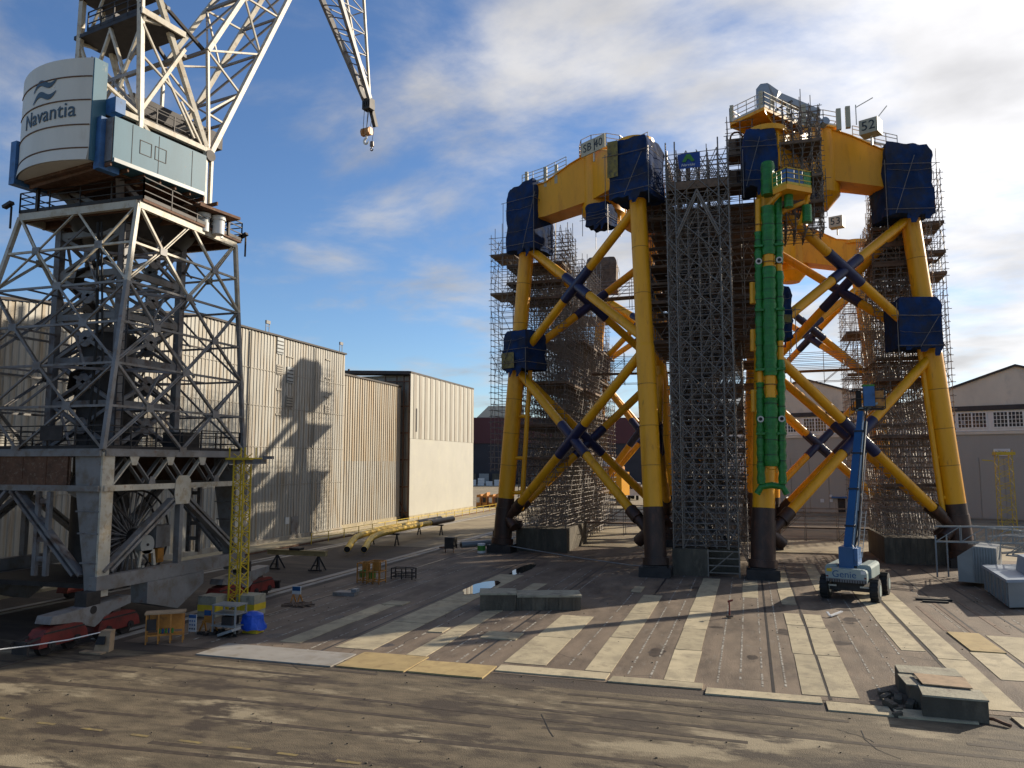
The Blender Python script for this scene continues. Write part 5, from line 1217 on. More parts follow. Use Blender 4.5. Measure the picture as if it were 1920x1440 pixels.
b=MB(); b.tube(S(19.6,0,30.9),S(19.6,0,30.55),.14,10,r2=.16); c=S(19.6,0,30.35); b.path([c+V((0,0,.25)),c+V((0,0,.1))]+[c+BX*(.11*math.cos(a))+V((0,0,.11*math.sin(a)-.03)) for a in [math.pi*.75+i*math.pi*1.25/6 for i in range(7)]],.045,6); b.obj('hook',m_steel,hk2,smooth=True)
# ================================================================== THINGS ON THE GROUND
# blue boom lift
bl_=thing('boom_lift','blue telescopic boom lift with a grey green cowl parked on the slipway slabs','boom lift',(5.15,45.7,0))
ra=-.30; LX=V((math.cos(ra),math.sin(ra),0)); LY=V((-math.sin(ra),math.cos(ra),0)); LO=V((5.15,45.9,0))
def Lp(x,y,z): p=LO+LX*x+LY*y; return V((p.x,p.y,z))
def lbox(name,x0,x1,y0,y1,z0,z1,mat,par=None):
    b=MB(); b.obox(Lp((x0+x1)/2,(y0+y1)/2,(z0+z1)/2),LX*((x1-x0)/2),LY*((y1-y0)/2),(0,0,(z1-z0)/2)); return b.obj(name,mat,par or bl_)
for x,y in ((-1.2,-.9),(1.28,-1.0),(-1.2,2.0),(1.28,1.9)):
    b=MB(); s_=1 if x>0 else -1
    pr=[(.16,.36),(.2,.5),(.2,.56),(.12,.6)]
    n=22
    for o_,r in ((-.22,.5),(-.2,.57),(-.1,.6),(.1,.6),(.2,.57),(.22,.5)):
        for i in range(n): a=2*math.pi*i/n; b.v.append(tuple(Lp(x+o_,y+r*math.cos(a),.6+r*math.sin(a))))
    for k in range(5):
        for i in range(n): b.f.append((k*n+i,k*n+(i+1)%n,(k+1)*n+(i+1)%n,(k+1)*n+i))
    b.f+=[tuple(range(n)),tuple(range(5*n,6*n))]
    w_=b.obj('wheel',m_black,bl_,smooth=True)
    b=MB(); b.tube(Lp(x-.24,y,.6),Lp(x+.24,y,.6),.3,16); b.obj('rim',m_liftw,w_,smooth=True)
    b=MB()
    for i in range(14): a=2*math.pi*i/14; c=Lp(x,y+.6*math.cos(a),.6+.6*math.sin(a)); b.obox(c,LX*.2,(LY*math.cos(a)+V((0,0,math.sin(a))))*.03,(LY*-math.sin(a)+V((0,0,math.cos(a))))*.05)
    b.obj('tread_block',m_black,w_,kind='stuff')
lbox('chassis',-.75,.75,-1.1,2.1,.5,.95,m_dark)
for y in (-.95,1.95): lbox('axle',-1.0,1.1,y-.14,y+.14,.48,.74,m_dark)
for x,y in ((.8,-1.0),(-.8,-1.0)): lbox('steer_cylinder',x-.22,x+.22,y-.28,y-.2,.7,.78,m_rail)
lbox('turntable',-.9,.9,-1.2,1.6,.98,1.15,m_dark)
def cowl(name,x0,x1,y0,y1,z0,z1,mat):
    b=MB(); r=.18; prof=[(x0,z0),(x1,z0),(x1,z1-r),(x1-r*.3,z1-r*.3),(x1-r,z1),(x0+r,z1),(x0+r*.3,z1-r*.3),(x0,z1-r)]
    b.prism([Lp(x,y0,z) for x,z in prof],LY*(y1-y0)); return b.obj(name,mat,bl_)
cwt=cowl('counterweight',-1.0,1.0,-1.65,-1.0,1.0,1.68,m_liftw)
lbox('lower_lip',-1.0,1.0,-1.68,-1.6,.98,1.16,m_dgrey,cwt)
for k in range(16): lbox('lip_fin',-.96+k*.124,-.92+k*.124,-1.7,-1.68,.98,1.12,m_dark,cwt)
cowl('engine_cowl',.42,1.12,-.98,1.5,1.16,1.86,m_liftw); cowl('tank_cowl',-1.18,-.5,-.98,1.6,1.16,1.8,m_liftw)
text_obj('lettering','Genie',.5,face_matrix(Lp(-.1,-1.66,1.38),LX),m_lift,cwt,depth=.006)
lbox('riser_block',-.42,.3,-1.2,.1,1.5,2.75,m_lift); lbox('riser_bracket',.3,.5,-1.1,.0,1.8,2.7,m_blue)
B0,B1=Lp(-.1,-.5,2.2),V((6.35,49.0,10.15))
b=MB(); b.bar(B0,lerp(B0,B1,.86),.40,.44); boom=b.obj('boom',m_lift,bl_)
b=MB(); b.bar(lerp(B0,B1,.8),B1,.31,.33); b.obj('boom_extension',m_lift,bl_)
b=MB(); o_=LX*.32; b.bar(B0+o_,lerp(B0,B1,.93)+o_,.1,.16); b.bar(B0+LX*.46,lerp(B0,B1,.7)+LX*.46,.03,.05); b.obj('cable_tray',m_galv,boom)
b=MB(); o_=LX*.5
for q in (0,.22): b.tube(B0+o_+LX*q,lerp(B0,B1,.30)+o_+LX*q,.02,5)
for k in range(11): c=lerp(B0,B1,.30*k/10.5)+o_; b.tube(c,c+LX*.22,.014,4)
b.obj('hose_ladder',m_rail,boom)
b=MB(); b.bar(B1,B1+V((.0,.25,-.35)),.34,.34); b.prism([B1+V((-.3,-.1,.1)),B1+V((.9,-.1,.45)),B1+V((.9,-.1,.58)),B1+V((-.2,-.1,.22))],(0,.35,0)); b.bar(B1+V((.25,0,.1)),B1+V((.6,.2,.4)),.14); b.obj('jib_knuckle',m_liftw,bl_)
bk=MB(); bx0,bx1,by0,by1,bz=5.95,7.65,48.9,49.9,10.35
for x in (bx0,bx1,6.5,7.1):
    for y in (by0,by1): bk.bar((x,y,bz),(x,y,bz+1.15),.05)
for h in (.1,.6,1.15):
    for y in (by0,by1): bk.bar((bx0,y,bz+h),(bx1,y,bz+h),.045)
    for x in (bx0,bx1): bk.bar((x,by0,bz+h),(x,by1,bz+h),.045)
bk.box(bx0,bx1,by0,by1,bz-.04,bz+.02); bkt=bk.obj('basket',m_dark,bl_)
b=MB(); b.box(6.5,7.1,48.8,48.95,bz+.15,bz+1.3); b.obj('control_panel',m_blue,bkt); b=MB(); b.box(6.48,7.12,48.85,49.3,bz+1.3,bz+1.42); b.obj('panel_hood',m_bgreen,bkt)
b=MB(); b.box(7.12,7.6,48.96,49.0,bz+.1,bz+1.05); b.obj('mesh_panel',m_orange,bkt); b=MB(); b.box(6.15,6.4,49.1,49.5,bz,bz+1.1); b.obj('tool_case',m_black,bkt)

b=MB(); 
for t0 in (.2,.45,.7,.86): c=lerp(B0,B1,t0); b.obox(c,LX*.27,(B1-B0).normalized()*.05,LY*.28)
b.obj('boom_collar',m_dark,boom)
b=MB(); b.path([lerp(B0,B1,.03)+LX*.36+LY*-.3,lerp(B0,B1,.3)+LX*.42+LY*-.28,lerp(B0,B1,.6)+LX*.38+LY*-.27,lerp(B0,B1,.9)+LX*.3+LY*-.22,B1+V((.3,-.3,.3))],.035,6); b.path([lerp(B0,B1,.02)+LX*.3+LY*-.32,lerp(B0,B1,.15)+LX*.5+LY*-.4,lerp(B0,B1,.3)+LX*.36+LY*-.28],.03,6); b.obj('hose',m_black,boom)
lbox('warning_label',-.95,-.7,-1.665,-1.655,1.5,1.66,m_masty,cwt); lbox('warning_label',.72,.95,-1.665,-1.655,1.45,1.62,m_signp,cwt)
for x in (-.98,.88): lbox('tail_lamp',x,x+.1,-1.67,-1.65,1.22,1.3,m_red,cwt)
# long dark concrete block in front of the jackets
cb=thing('concrete_block','long low dark concrete block with recesses lying across the pale slabs','block',(-10.5,37.3,0))
ra=.31; CX_=V((math.cos(ra),math.sin(ra),0)); CYv=V((-math.sin(ra),math.cos(ra),0))
def cbx(name,x0,x1,y0,y1,z0,z1,mat):
    b=MB(); b.obox(V((-12.83,36.4,0))+CX_*((x0+x1)/2)+CYv*((y0+y1)/2)+V((0,0,(z0+z1)/2)),CX_*((x1-x0)/2),CYv*((y1-y0)/2),(0,0,(z1-z0)/2)); return b.obj(name,mat,cb)
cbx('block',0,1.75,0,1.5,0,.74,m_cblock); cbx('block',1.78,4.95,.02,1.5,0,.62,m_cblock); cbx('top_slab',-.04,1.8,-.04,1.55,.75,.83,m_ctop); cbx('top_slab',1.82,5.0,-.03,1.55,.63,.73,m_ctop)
for k in range(5): cbx('rib',1.9+k*.66,2.02+k*.66,-.03,0,.02,.6,m_cblock)
for k in range(9): cbx('board_mark',.1+k*.19,.13+k*.19,-.015,0,.03,.7,m_cblock)
# broken block with a loose plate, right foreground
rb=thing('concrete_block','broken concrete block with a loose rusty plate on top in the right foreground','block',(5.1,26.9,0))
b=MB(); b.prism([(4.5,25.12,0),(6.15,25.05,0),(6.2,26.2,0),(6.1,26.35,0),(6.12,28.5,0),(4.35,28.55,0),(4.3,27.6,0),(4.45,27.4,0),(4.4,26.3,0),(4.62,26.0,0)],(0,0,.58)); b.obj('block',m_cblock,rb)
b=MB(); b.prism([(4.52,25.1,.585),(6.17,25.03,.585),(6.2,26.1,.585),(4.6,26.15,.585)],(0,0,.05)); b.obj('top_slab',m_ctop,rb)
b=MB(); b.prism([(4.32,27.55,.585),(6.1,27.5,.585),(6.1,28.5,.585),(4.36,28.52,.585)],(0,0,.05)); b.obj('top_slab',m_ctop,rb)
b=MB(); b.prism([(4.3,26.2,.585),(4.7,26.2,.585),(4.65,27.4,.585),(4.25,27.4,.585)],(0,0,.03)); b.obj('top_slab',m_ctop,rb)
b=MB(); b.prism([(4.72,26.1,.66),(6.0,26.0,.66),(6.05,27.1,.68),(4.68,27.25,.68)],(0,0,.035)); b.obj('loose_plate',m_ochre if False else m_wood,rb,label='loose weathered plate')
rnd=random.Random(11)
for k in range(16):
    b=MB(); x,y=rnd.uniform(3.7,4.55),rnd.uniform(25.0,27.6); s_=rnd.uniform(.05,.19); a=rnd.uniform(0,3); b.obox((x,y,s_*.45),(s_*math.cos(a),s_*math.sin(a),.2*s_),(-s_*.6*math.sin(a),s_*.6*math.cos(a),0),(0,-.1*s_,s_*.5)); b.obj('rubble_piece',m_cblock,rb)
b=MB(); b.path([(6.1,25.3,.08),(6.3,25.2,.1),(6.5,25.0,.06),(6.62,24.88,.05)],.05,6); b.obj('bent_bar',m_rustp,rb)
# two bent yellow pipes on trestles
for k,(x,lab) in enumerate(((-31.6,'long yellow pipe with a bent end on trestles, nearer the cream hall'),(-30.3,'long yellow pipe with a bent end on trestles, nearer the jackets'))):
    pt=thing('bent_pipe',lab,'pipe',(x,66,0),'yellow pipes laid on trestles')
    b=MB(); y0=55.3+k*.3; pts=[(x+1.7,y0-1.4,.55),(x+1.45,y0-.6,.68),(x+1.05,y0+.5,.92),(x+.6,y0+2,1.12),(x+.3,y0+4,1.22),(x+.1,y0+8,1.3),(x,y0+14,1.3),(x,y0+19,1.3)]; b.path(pts,.25,14,cap=False); b.obj('pipe',m_pipey,pt,smooth=True)
    b=MB(); b.path([(x+1.69,y0-1.38,.555),(x+1.45,y0-.6,.68),(x+1.05,y0+.5,.92)],.225,14); b.obj('bore',m_black,pt)
    b=MB(); b.tube((x,y0+15.5,1.3),(x,y0+21.5,1.3),.29,14); b.obj('pipe_sleeve',m_foot,pt,smooth=True)
def trestle(x,y,h,label,w=2.4):
    t=thing('trestle',label,'trestle',(x,y,0),'trestles in the yard'); b=MB()
    for dx in (-w/2,w/2):
        for dy in (-.4,.4): b.bar((x+dx,y,h),(x+dx,y+dy,0),.09)
        b.bar((x+dx,y-.25,h*.35),(x+dx,y+.25,h*.35),.06)
    b.obj('leg',m_dark,t); b=MB(); b.box(x-w/2-.2,x+w/2+.2,y-.13,y+.13,h-.02,h+.1); b.obj('top_beam',m_dark,t)
trestle(-30.9,62.3,.95,'dark trestle under the nearer part of the yellow pipes'); trestle(-30.9,72.5,.95,'dark trestle under the farther part of the yellow pipes')
bt=thing('beam_trestle','yellow rusty beam resting on two dark A stands left of the bent pipes','trestle',(-29.5,46.6,0))
for x in (-31.2,-28.0):
    b=MB()
    for dx,dy in ((-.35,-.4),(.35,-.4),(-.35,.4),(.35,.4)): b.bar((x,46.6,.95),(x+dx,46.6+dy,0),.09)
    b.bar((x-.25,46.3,.35),(x+.25,46.3,.35),.06); b.bar((x-.5,46.2,.05),(x+.5,46.2,.05),.08); b.obj('stand',m_dark,bt)
b=MB(); b.box(-31.9,-27.4,46.45,46.75,.95,1.25); b.box(-31.9,-27.4,46.35,46.85,1.25,1.3); b.obj('beam',m_ochre,bt)
b=MB(); b.box(-30.1,-29.3,46.3,46.9,1.3,1.45); b.obj('clamp',m_dark,bt)
# orange cages and frames
def cage(x,y,w,d,h,label,mat=m_orange,panel=True):
    t=thing('storage_cage',label,'cage',(x,y,0)); b=MB()
    for dx in (0,w*.5,w):
        for dy in (0,d): b.bar((x+dx,y+dy,0),(x+dx,y+dy,h),.06)
    for z in (.15,h*.55,h):
        for dy in (0,d): b.bar((x,y+dy,z),(x+w,y+dy,z),.05)
        for dx in (0,w): b.bar((x+dx,y,z),(x+dx,y+d,z),.05)
    b.obj('frame',mat,t)
    b=MB(); 
    for k in range(int(w/.12)): b.bar((x+k*.12,y,.15),(x+k*.12,y,h*.55),.02)
    b.obj('bar',mat,t)
    if panel: b=MB(); b.box(x+.05,x+w*.6,y+d-.05,y+d,h*.5,h); b.obj('back_panel',mat,t); b=MB(); b.box(x+.1,x+w*.4,y+.1,y+.5,.3,.7); b.obj('contents',m_bgreen,t)
cage(-22.9,42.6,.75,.8,1.15,'orange gas bottle cage, left of a pair on the dark yard floor'); cage(-22.1,42.3,.8,.9,1.3,'taller orange cage with a back panel, right of the pair')
cage(-21.6,44.6,1.4,.6,.65,'low dark wire frame behind the orange cages',m_dark,False)
lb=thing('low_box','flat grey metal box lying on the dark yard floor in front of the cages','box',(-21.3,38.3,0)); b=MB(); b.prism([(-21.9,38.0,0),(-20.7,38.2,0),(-20.8,38.9,0),(-21.9,38.8,0)],(0,0,.2)); b.obj('body',m_greyp,lb); b=MB(); b.box(-20.95,-20.65,38.3,38.7,.2,.36); b.obj('lid',m_galv,lb)
so_=thing('sign_stand','small orange trestle with a blue and white sign near the crane wheels','sign',(-22.6,35.6,0))
b=MB()
for dx in (-.2,.2):
    for dy in (-.25,.25): b.bar((-22.6+dx,35.6,.45),(-22.6+dx,35.6+dy,0),.05)
b.obj('trestle',m_orange,so_); b=MB(); b.box(-22.85,-22.35,35.55,35.6,.45,.85); b.obj('plate',m_signp,so_); b=MB(); b.box(-22.83,-22.37,35.53,35.55,.62,.83); b.obj('blue_field',m_lift,so_)
wd=MB(); rnd=random.Random(3)
for k in range(14): wd.bar((-23.4+rnd.uniform(0,2.2),34.4+rnd.uniform(0,.9),.05),(-22.8+rnd.uniform(0,1.6),34.6+rnd.uniform(0,1.),.08),.08)
tag(wd.obj('timber_pile',m_board),'pile of dark timber offcuts behind the sign stand','timber')
# things in front of the crane
ob=thing('tool_bench','orange panelled site bench with a shelf of blue bottles in front of the red bogies','bench',(-22.7,26,0))
ra=.62; BXv=V((math.cos(ra),math.sin(ra),0)); BYv=V((-math.sin(ra),math.cos(ra),0)); BO=V((-23.2,25.75,0))
def bbx(name,x0,x1,y0,y1,z0,z1,mat,par):
    b=MB(); b.obox(BO+BXv*((x0+x1)/2)+BYv*((y0+y1)/2)+V((0,0,(z0+z1)/2)),BXv*((x1-x0)/2),BYv*((y1-y0)/2),(0,0,(z1-z0)/2)); return b.obj(name,mat,par)
bbx('back_panel',.1,1.38,.45,.5,.45,1.15,m_orange,ob); bbx('roof',-.05,1.45,.0,.6,1.15,1.22,m_wood,ob); bbx('shelf',.05,1.38,.02,.5,.3,.36,m_orange,ob); bbx('side_panel',.05,.4,-.05,.0,.55,.98,m_dark,ob)
for x in (0,.45,.9,1.36):
    for y in (0,.5): bbx('post',x,x+.05,y,y+.05,0,1.15,m_orange,ob)
for k in range(5):
    b=MB(); c=BO+BXv*(.5+k*.12)+BYv*.25; b.tube((c.x,c.y,.36),(c.x,c.y,.54),.045,8); b.obj('bottle',m_lift if k%2 else m_bgreen,ob)
nb=thing('notice_board','white safety board with two rows of pictograms on thin legs','sign',(-22.7,27.9,0))
b=MB(); b.box(-22.87,-22.5,27.86,27.9,.12,.82); b.obj('board',m_signp,nb); b=MB(); b.box(-22.87,-22.5,27.85,27.86,.68,.82); b.obj('header',m_blue,nb)
for r in range(3):
    for k in range(3): b=MB(); x=-22.8+k*.115; z=.56-.16*r; b.tube((x,27.86,z),(x,27.85,z),.035,10); b.obj('pictogram',m_blue if r<2 else m_letter,nb)
b=MB(); b.bar((-22.85,27.9,0),(-22.85,27.9,.2),.03); b.bar((-22.52,27.9,0),(-22.52,27.9,.2),.03); b.obj('leg',m_greyp,nb)
os_=thing('sign_stand','small orange trestle with a blue topped orange sign beside the white safety board','sign',(-22.3,28.4,0))
b=MB()
for dx in (-.3,.3):
    for dy in (-.25,.25): b.bar((-22.3+dx*.7,28.4,.5),(-22.3+dx,28.4+dy,0),.06)
b.bar((-22.6,28.4,.45),(-22.0,28.4,.45),.07); b.obj('trestle',m_orange,os_); b=MB(); b.box(-22.5,-22.12,28.35,28.4,.5,.95); b.obj('plate',m_orange,os_); b=MB(); b.box(-22.48,-22.14,28.33,28.35,.72,.93); b.obj('blue_field',m_lift,os_)
tr=MB(); rnd=random.Random(8)
for k in range(22): x,y=-22.1+rnd.uniform(-.3,1.4),28.2+rnd.uniform(-.3,.5); tr.obox((x,y,.06),(rnd.uniform(.05,.2),rnd.uniform(-.1,.1),0),(0,rnd.uniform(.04,.12),0),(0,0,.05))
tag(tr.obj('scrap_heap',m_dark),'heap of dark scrap under the metal rack','scrap')
rk=thing('metal_rack','grey metal shelf rack beside the blue sheet covered machine','rack',(-21.3,28.4,0))
b=MB()
for x in (-21.85,-20.75):
    for y in (28.1,28.8): b.bar((x,y,0),(x,y,1.2),.06)
b.obj('post',m_galv,rk)
for z in (.35,.85,1.2): b=MB(); b.box(-21.9,-20.7,28.05,28.85,z,z+.05); b.obj('shelf',m_galv,rk)
b=MB(); b.box(-21.5,-21.0,28.2,28.7,.4,.75); b.obj('stored_box',m_dark,rk)
b=MB(); b.obox((-20.95,28.0,.2),(.35,0,.12),(0,.3,0),(-.02,0,.05)); b.obj('leaning_plate',m_galv,rk)
for i,(x,y,l) in enumerate(((-24.6,31.6,'yellow striped concrete base block left of the yellow mast foot'),(-23.0,32.3,'yellow striped concrete base block right of the yellow mast foot'))):
    t=thing('base_block',l,'block',(x,y,0),'base blocks of the yellow mast'); b=MB(); b.box(x-.5,x+.5,y-.45,y+.45,0,.95); b.obj('block',m_ctop,t); b=MB(); b.box(x-.51,x+.51,y-.46,y+.46,.25,.55); b.obj('stripe',m_masty,t)
tp_=thing('covered_machine','machine covered with a bright blue plastic sheet beside the crane bogies','machine',(-20.5,29,0))
b=MB(); n=16
for k in range(7):
    for i in range(n):
        a=2*math.pi*i/n; f=k/6; r=(.5-.12*f+.05*math.sin(a*5+f*3)+.05*noise.noise((math.cos(a)*2,math.sin(a)*2,f*3))); r*= .35 if k==6 else 1
        b.v.append((-20.5+r*math.cos(a)*1.1,29+r*math.sin(a)*.9,.18+.7*f-(.06 if k==0 and i%3==0 else 0)))
for k in range(6):
    for i in range(n): b.f.append((k*n+i,k*n+(i+1)%n,(k+1)*n+(i+1)%n,(k+1)*n+i))
b.f.append(tuple(range(6*n,7*n))); b.obj('sheet',m_btarp,tp_,smooth=True); b=MB(); b.box(-20.85,-20.15,28.75,29.25,.0,.3); b.obj('skid',m_masty,tp_)
ws=thing('wooden_stand','leaning timber and grey box stand in front of the red bogies','stand',(-23.9,24.5,0))
b=MB(); b.prism([(-24.2,24.2,0),(-23.6,24.35,0),(-23.7,24.5,.75),(-24.1,24.4,.75)],(-.15,.4,0)); b.obj('box',m_wood,ws); b=MB(); b.prism([(-24.1,24.22,.3),(-23.75,24.3,.3),(-23.8,24.4,.58),(-24.08,24.33,.58)],(.02,-.06,0)); b.obj('opening',m_black,ws); b=MB(); b.box(-24.6,-23.6,23.95,24.25,0,.06); b.obj('foot_board',m_wood,ws)
b=MB(); b.path([(-24.05,24.35,.72),(-24.4,23.2,.66),(-24.8,22.1,.68),(-25.3,20.8,.75),(-25.9,19.4,.8)],.022,6); tag(b.obj('barrier_rope',m_signp,smooth=True),'thin white barrier rope stretched from the timber stand to the left edge','rope')
# yellow lattice masts
def mast(x,y,w,z0,z1,label,bay=.75,top=True):
    t=thing('lattice_mast',label,'mast',(x,y,z0)); h=w/2
    for sx in (-1,1):
        for sy in (-1,1): b=MB(); b.bar((x+sx*h,y+sy*h,z0),(x+sx*h*.9,y+sy*h*.9,z1),.06); b.obj('chord',m_masty,t)
    b=MB(); z=z0+.1; k=0
    while z<z1-bay*.5:
        zz=z+bay/2
        for (a,c) in (((-1,-1),(1,-1)),((1,-1),(1,1)),((1,1),(-1,1)),((-1,1),(-1,-1))):
            b.bar((x+a[0]*h,y+a[1]*h,z),(x+c[0]*h,y+c[1]*h,zz),.035); b.bar((x+c[0]*h,y+c[1]*h,zz),(x+a[0]*h,y+a[1]*h,z+bay),.035); b.bar((x+a[0]*h,y+a[1]*h,z),(x+c[0]*h,y+c[1]*h,z),.03)
        z+=bay
    b.obj('lacing',m_masty,t,kind='stuff')
    if top:
        b=MB(); b.box(x-h*2.0,x+h*2.4,y-h*1.6,y+h*1.6,z1-.05,z1+.05); b.obj('top_platform',m_masty,t)
        b=MB()
        for k in range(4): a=(-1,1,1,-1)[k],(-1,-1,1,1)[k]; b.bar((x+a[0]*h*1.4,y+a[1]*h*1.4,z1+.05),(x+a[0]*h*1.4,y+a[1]*h*1.4,z1+.55),.05)
        b.obj('head_post',m_masty,t)
    return t
lm=mast(-23.6,32.1,.62,.05,7.4,'yellow lattice mast standing beside the near corner of the crane portal')
b=MB(); b.box(-24.3,-22.4,31.9,32.3,7.15,7.38); b.box(-22.4,-21.9,32.0,32.2,7.38,7.53); b.obj('head_arm',m_dgrey,lm)
lm2=mast(24.6,89.3,1.35,.0,8.0,'yellow lattice mast in front of the grey hangar at the right edge',1.2,False)
b=MB(); b.box(23.8,25.5,88.6,90,8.0,8.3); b.bar((23.6,89,7.4),(22.6,89,7.5),.1); b.obj('head_box',m_masty,lm2)
# yellow transition unit, lorry and cars behind
yc=thing('yellow_unit','large yellow drum unit with a white conical cap behind the left jacket','steel unit',(-26,135,0))
U=CP(17.4,137)
b=MB(); b.tube(U+V((0,0,1.6)),U+V((0,0,5.6)),3.4,8); b.obj('drum',m_yellow,yc); b=MB(); b.tube(U+V((0,0,5.6)),U+V((0,0,6.6)),2.6,16); b.obj('collar',m_orange,yc,smooth=True); b=MB(); b.tube(U+V((0,0,6.6)),U+V((0,0,8.2)),2.4,16,r2=.6); b.obj('cap',m_signp,yc,smooth=True)
b=MB()
for dx in (-2,2): b.tube(U+V((dx,0,0)),U+V((dx,0,1.6)),1.2,10,r2=.8)
b.obj('pedestal',m_ctop,yc)
lo=thing('lorry','white flatbed lorry parked before the black shed wall','lorry',CP(27,150))
def cbox(R0,R1,F0,F1,z0,z1,name,mat,par):
    b=MB(); b.prism([CP(R0,F0,z0),CP(R1,F0,z0),CP(R1,F1,z0),CP(R0,F1,z0)],(0,0,z1-z0)); return b.obj(name,mat,par)
cbox(22.5,25,150,152.2,.9,3.4,'cab',m_signp,lo); cbox(22.6,24.9,149.95,150,2.2,3.2,'windscreen',m_glass,lo); cbox(20.5,25,152.2,160,1.1,1.5,'flatbed',m_dark,lo); cbox(16,27.5,150,152,9.0,10.3,'beam',m_signp,lo) if False else None
for r in (22.8,24.4):
    for f_ in (151,156,158):
        b=MB(); c=CP(r,f_,.5); b.tube(c-D0*.2,c+D0*.2,.5,14); b.obj('wheel',m_black,lo,smooth=True)
for k,(R,F,mt,l) in enumerate(((25.5,131,m_dark,'dark parked car seen between the left jacket legs'),(27.8,128,m_greyp,'grey parked car nearest the left jacket near leg'))):
    ca=thing('parked_car',l,'car',CP(R,F)); b=MB(); pr=[(-.9,.3),(.9,.3),(.9,.9),(.72,.98),(.6,1.45),(-.6,1.45),(-.72,.98),(-.9,.9)]
    b.prism([CP(R+x,F,z) for x,z in pr],DN*4.2); b.obj('body',mt,ca); b=MB(); b.prism([CP(R-.62,F-.02,.98),CP(R+.62,F-.02,.98),CP(R+.52,F-.02,1.38),CP(R-.52,F-.02,1.38)],DN*.03); b.obj('window',m_glass,ca)
    for dx in (-.8,.8):
        for df in (.8,3.3): b=MB(); c=CP(R+dx,F+df,.32); b.tube(c-D0*.1,c+D0*.1,.32,14); b.obj('wheel',m_black,ca,smooth=True)
# orange machines by the far hall corner
for k in range(4):
    x,y=-43.4+k*.0+.0,117.2; t=thing('welding_unit',['orange site unit hard against the far hall corner','second orange site unit from the far hall corner','third orange site unit from the far hall corner, with a black panel','slanting orange site unit farthest from the hall corner'][k],'machine',(-41.8+k*1.05,118+k*.1,0),'orange units by the far hall')
    x=-42.2+k*1.05; y=117.6; b=MB(); b.prism([(x,y,.3),(x+.85,y,.3),(x+.78,y,2.2+.3*(k%2)),(x+.1,y,2.1)],(0,1.6,0)); b.obj('body',m_orange,t); b=MB(); b.box(x+.1,x+.6,y-.05,y,.9,1.7); b.obj('panel',m_dark if k%2 else m_signp,t); b=MB(); b.box(x,x+.85,y,y+1.6,0,.3); b.obj('skid',m_dark,t)
# bits round the left foot
cn=thing('steel_tube_offcut','pale grey tube offcut lying beside the far left jacket foot','pipe',(-22.3,61.3,0)); b=MB(); b.tube((-23.0,60.5,.45),(-20.7,62.4,.55),.26,14); b.obj('tube',m_galv,cn,smooth=True); b=MB(); b.tube((-23.02,60.48,.45),(-22.9,60.6,.45),.2,14); b.obj('bore',m_black,cn)
dr=thing('paint_drum','small green and white drum by the far left jacket foot','drum',(-20.8,59.3,0)); b=MB(); b.tube((-20.8,59.3,0),(-20.8,59.3,.75),.32,14); b.obj('drum',m_signp,dr,smooth=True); b=MB(); b.tube((-20.8,59.3,.2),(-20.8,59.3,.6),.33,14); b.obj('label_band',m_bgreen,dr,smooth=True)
tl=thing('tool_cabinet','dark open tool cabinet standing left of the far jacket foot','cabinet',(-23.4,59.2,0)); b=MB(); b.box(-23.8,-23.0,58.8,59.6,.3,1.2); b.obj('cabinet',m_dark,tl); b=MB()
for dx in (-.35,.35): b.bar((-23.4+dx,58.9,0),(-23.4+dx,58.9,.3),.06)
b.box(-24.3,-23.8,58.9,59.5,.3,.4); b.obj('stand',m_rustp,tl)
b=MB(); b.path([(-19.2,60.2,.6),(-16,59,.35),(-12,56.5,.22),(-8,53.2,.3),(-6.6,51.4,.5)],.04,5); tag(b.obj('safety_chain',m_galv),'sagging chain strung low between the two feet of the left jacket','chain')
rc_=thing('barrier_post','slim red barrier post standing on the slabs between block and lift','post',(-1.1,38.2,0)); b=MB(); b.tube((-1.1,38.2,.05),(-1.1,38.2,.8),.035,8); b.obj('post',m_red,rc_); b=MB(); b.tube((-1.1,38.2,.05),(-1.1,38.2,.1),.18,12); b.obj('foot',m_dark,rc_); b=MB(); b.obox((-1.05,38.15,.78),(.12,0,.04),(0,.03,0),(0,0,.04)); b.obj('arm',m_red,rc_)
pl_=MB(); pl_.box(8.4,9.6,45.3,45.5,0,.08); pl_.box(8.2,9.9,45.9,46.1,0,.1); tag(pl_.obj('timber_baulk',m_black),'dark timber baulks lying in the shadow right of the lift','timber')
st_=thing('steel_piece','bent pale steel scrap piece on the slabs in front of the lift','scrap',(3.6,40.0,0)); b=MB(); b.bar((3.4,39.6,.08),(4.0,40.5,.16),.12,.05); b.bar((3.4,39.6,.08),(3.3,39.9,.2),.1,.05); b.obj('piece',m_signp,st_)
# grey ballast blocks and white truss at the right edge
gb=thing('ballast_box','fluted grey steel ballast box standing at the right edge of the slipway','ballast',(12.6,52.3,0))
b=MB(); b.prism([(11.6,52.0,.25),(13.4,51.2,.25),(13.4,51.2,2.3),(12.4,51.6,2.35),(11.6,52.0,1.7)],(1.0,2.6,0)); b.obj('body',m_galv,gb)
b=MB()
for k in range(9):
    t=k/8; p=lerp(V((12.35,51.62,0)),V((13.38,51.17,0)),t); b.bar((p.x,p.y-.04,.3),(p.x,p.y-.04,2.3),.06)
b.obj('flute',m_galv,gb)
gb2=thing('ballast_block','huge grey concrete faced ballast block cut off by the right frame edge','ballast',(15,45,0))
b=MB(); b.prism([(12.05,44.3,.1),(17,46.6,.1),(17.5,52.5,.1),(12.5,50.2,.1)],(0,0,1.2)); b.obj('block',m_galv,gb2); b=MB(); b.prism([(11.97,44.2,1.31),(17.1,46.5,1.31),(17.6,52.6,1.31),(12.42,50.3,1.31)],(0,0,.14)); b.obj('cap',m_davit,gb2)
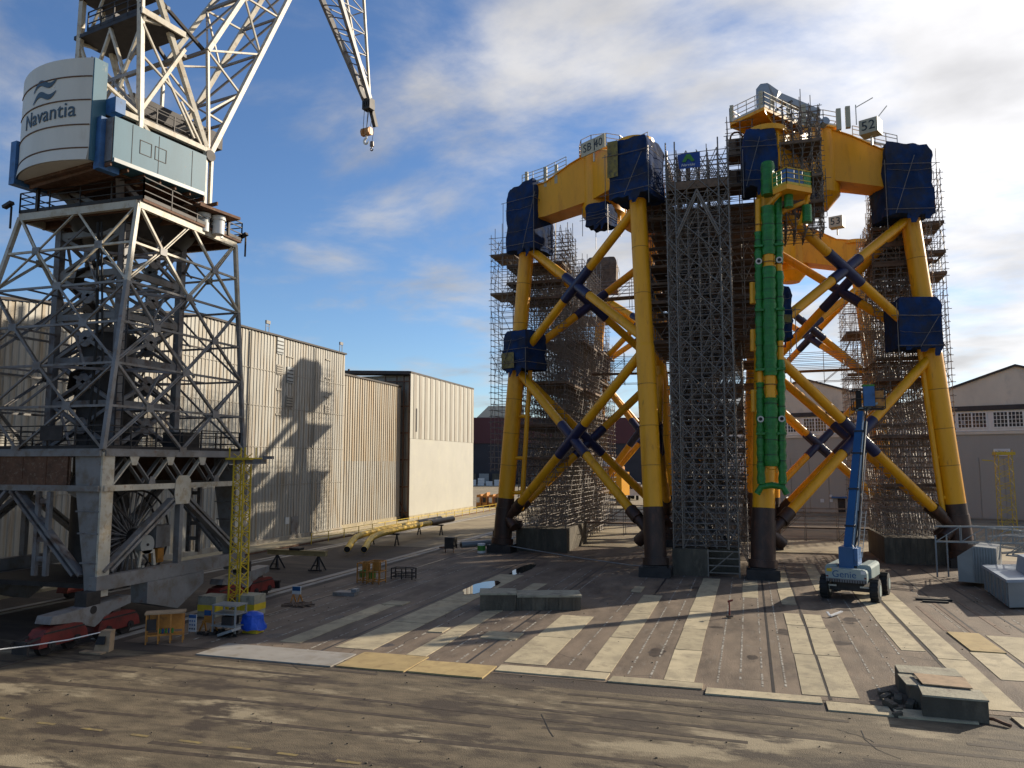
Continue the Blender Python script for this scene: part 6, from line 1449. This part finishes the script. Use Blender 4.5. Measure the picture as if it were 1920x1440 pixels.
b=MB(); b.prism([(13.4,46.2,1.46),(15.4,47.1,1.46),(15.6,49.4,1.46),(13.6,48.5,1.46)],(.2,.2,.8)); b.obj('raised_part',m_davit,gb2)
for k in range(7): b=MB(); p=lerp(V((12.08,44.6,0)),V((12.48,49.9,0)),k/6); b.bar((p.x-.03,p.y,.15),(p.x-.03,p.y,1.3),.08); b.obj('rib',m_galv,gb2)
tt=thing('white_truss','jumble of white lattice truss lengths stacked beyond the grey ballast at the right edge','truss',(16,54,0))
def trs(a,b_,w,nm='truss_length'):
    a,b_=V(a),V(b_); m=MB(); d=(b_-a).normalized(); s=V((-d.y,d.x,0))*w; u=V((0,0,w*1.6)); L=(b_-a).length; n=max(3,int(L/(w*2)))
    ch=[V((0,0,0)),s,u,s+u]
    for c in ch: m.bar(a+c,b_+c,.07)
    for k in range(n):
        p,q=lerp(a,b_,k/n),lerp(a,b_,(k+1)/n)
        for c0,c1 in ((0,2),(1,3),(0,1),(2,3)): m.bar(p+ch[c0],q+ch[c1],.045); m.bar(q+ch[c1],q+ch[c0],.045)
    m.obj(nm,m_galv,tt)
trs((11.2,55.5,2.2),(16.4,53.6,2.4),.6); trs((14.0,51.5,1.9),(19.5,46.6,1.8),.7); trs((13.4,57,2.0),(22,52,1.5),.7); trs((15,58.5,1.2),(24,57,2.4),.7); trs((14.8,50.3,1.8),(22.0,50.5,1.9),.6)
b=MB()
for x,y in ((11.2,55.5),(11.9,55.8),(16.3,53.7),(13.8,57),(16,54.5)): b.bar((x,y,0),(x,y,2.6),.09)
for k in range(7): b.bar((13.5+k*1.1,51.0-k*.6,1.7),(13.7+k*1.1,51.0-k*.6,3.0),.05)
b.obj('prop',m_galv,tt)
sp=MB(); 
for i in range(13):
    for j in range(9): x=i/12*2-1; y=j/8*2-1; r=math.hypot(x,y); sp.v.append((26+6.5*x,91+4*y,max(-.05,.75*(1-r)+.12*noise.noise((x*3,y*3,1)))))
for i in range(12):
    for j in range(8): sp.f.append((i*9+j,(i+1)*9+j,(i+1)*9+j+1,i*9+j+1))
o=sp.obj('sand_heap',m_dust,smooth=True); tag(o,'low sandy heap round the foot of the far yellow mast','heap')
ctn=thing('site_container','dark green site container half hidden at the right frame edge','container',(33.5,90,0)); b=MB(); b.box(28.5,36,90,93,0,2.6); b.obj('body',m_dgrey,ctn); b=MB()
for k in range(14): b.box(28.6+k*.5,28.85+k*.5,89.94,90,.15,2.45)
b.obj('corrugation',m_dgrey,ctn)
for o in bpy.data.objects:
    if o.type=='EMPTY': o.empty_display_type='PLAIN_AXES'
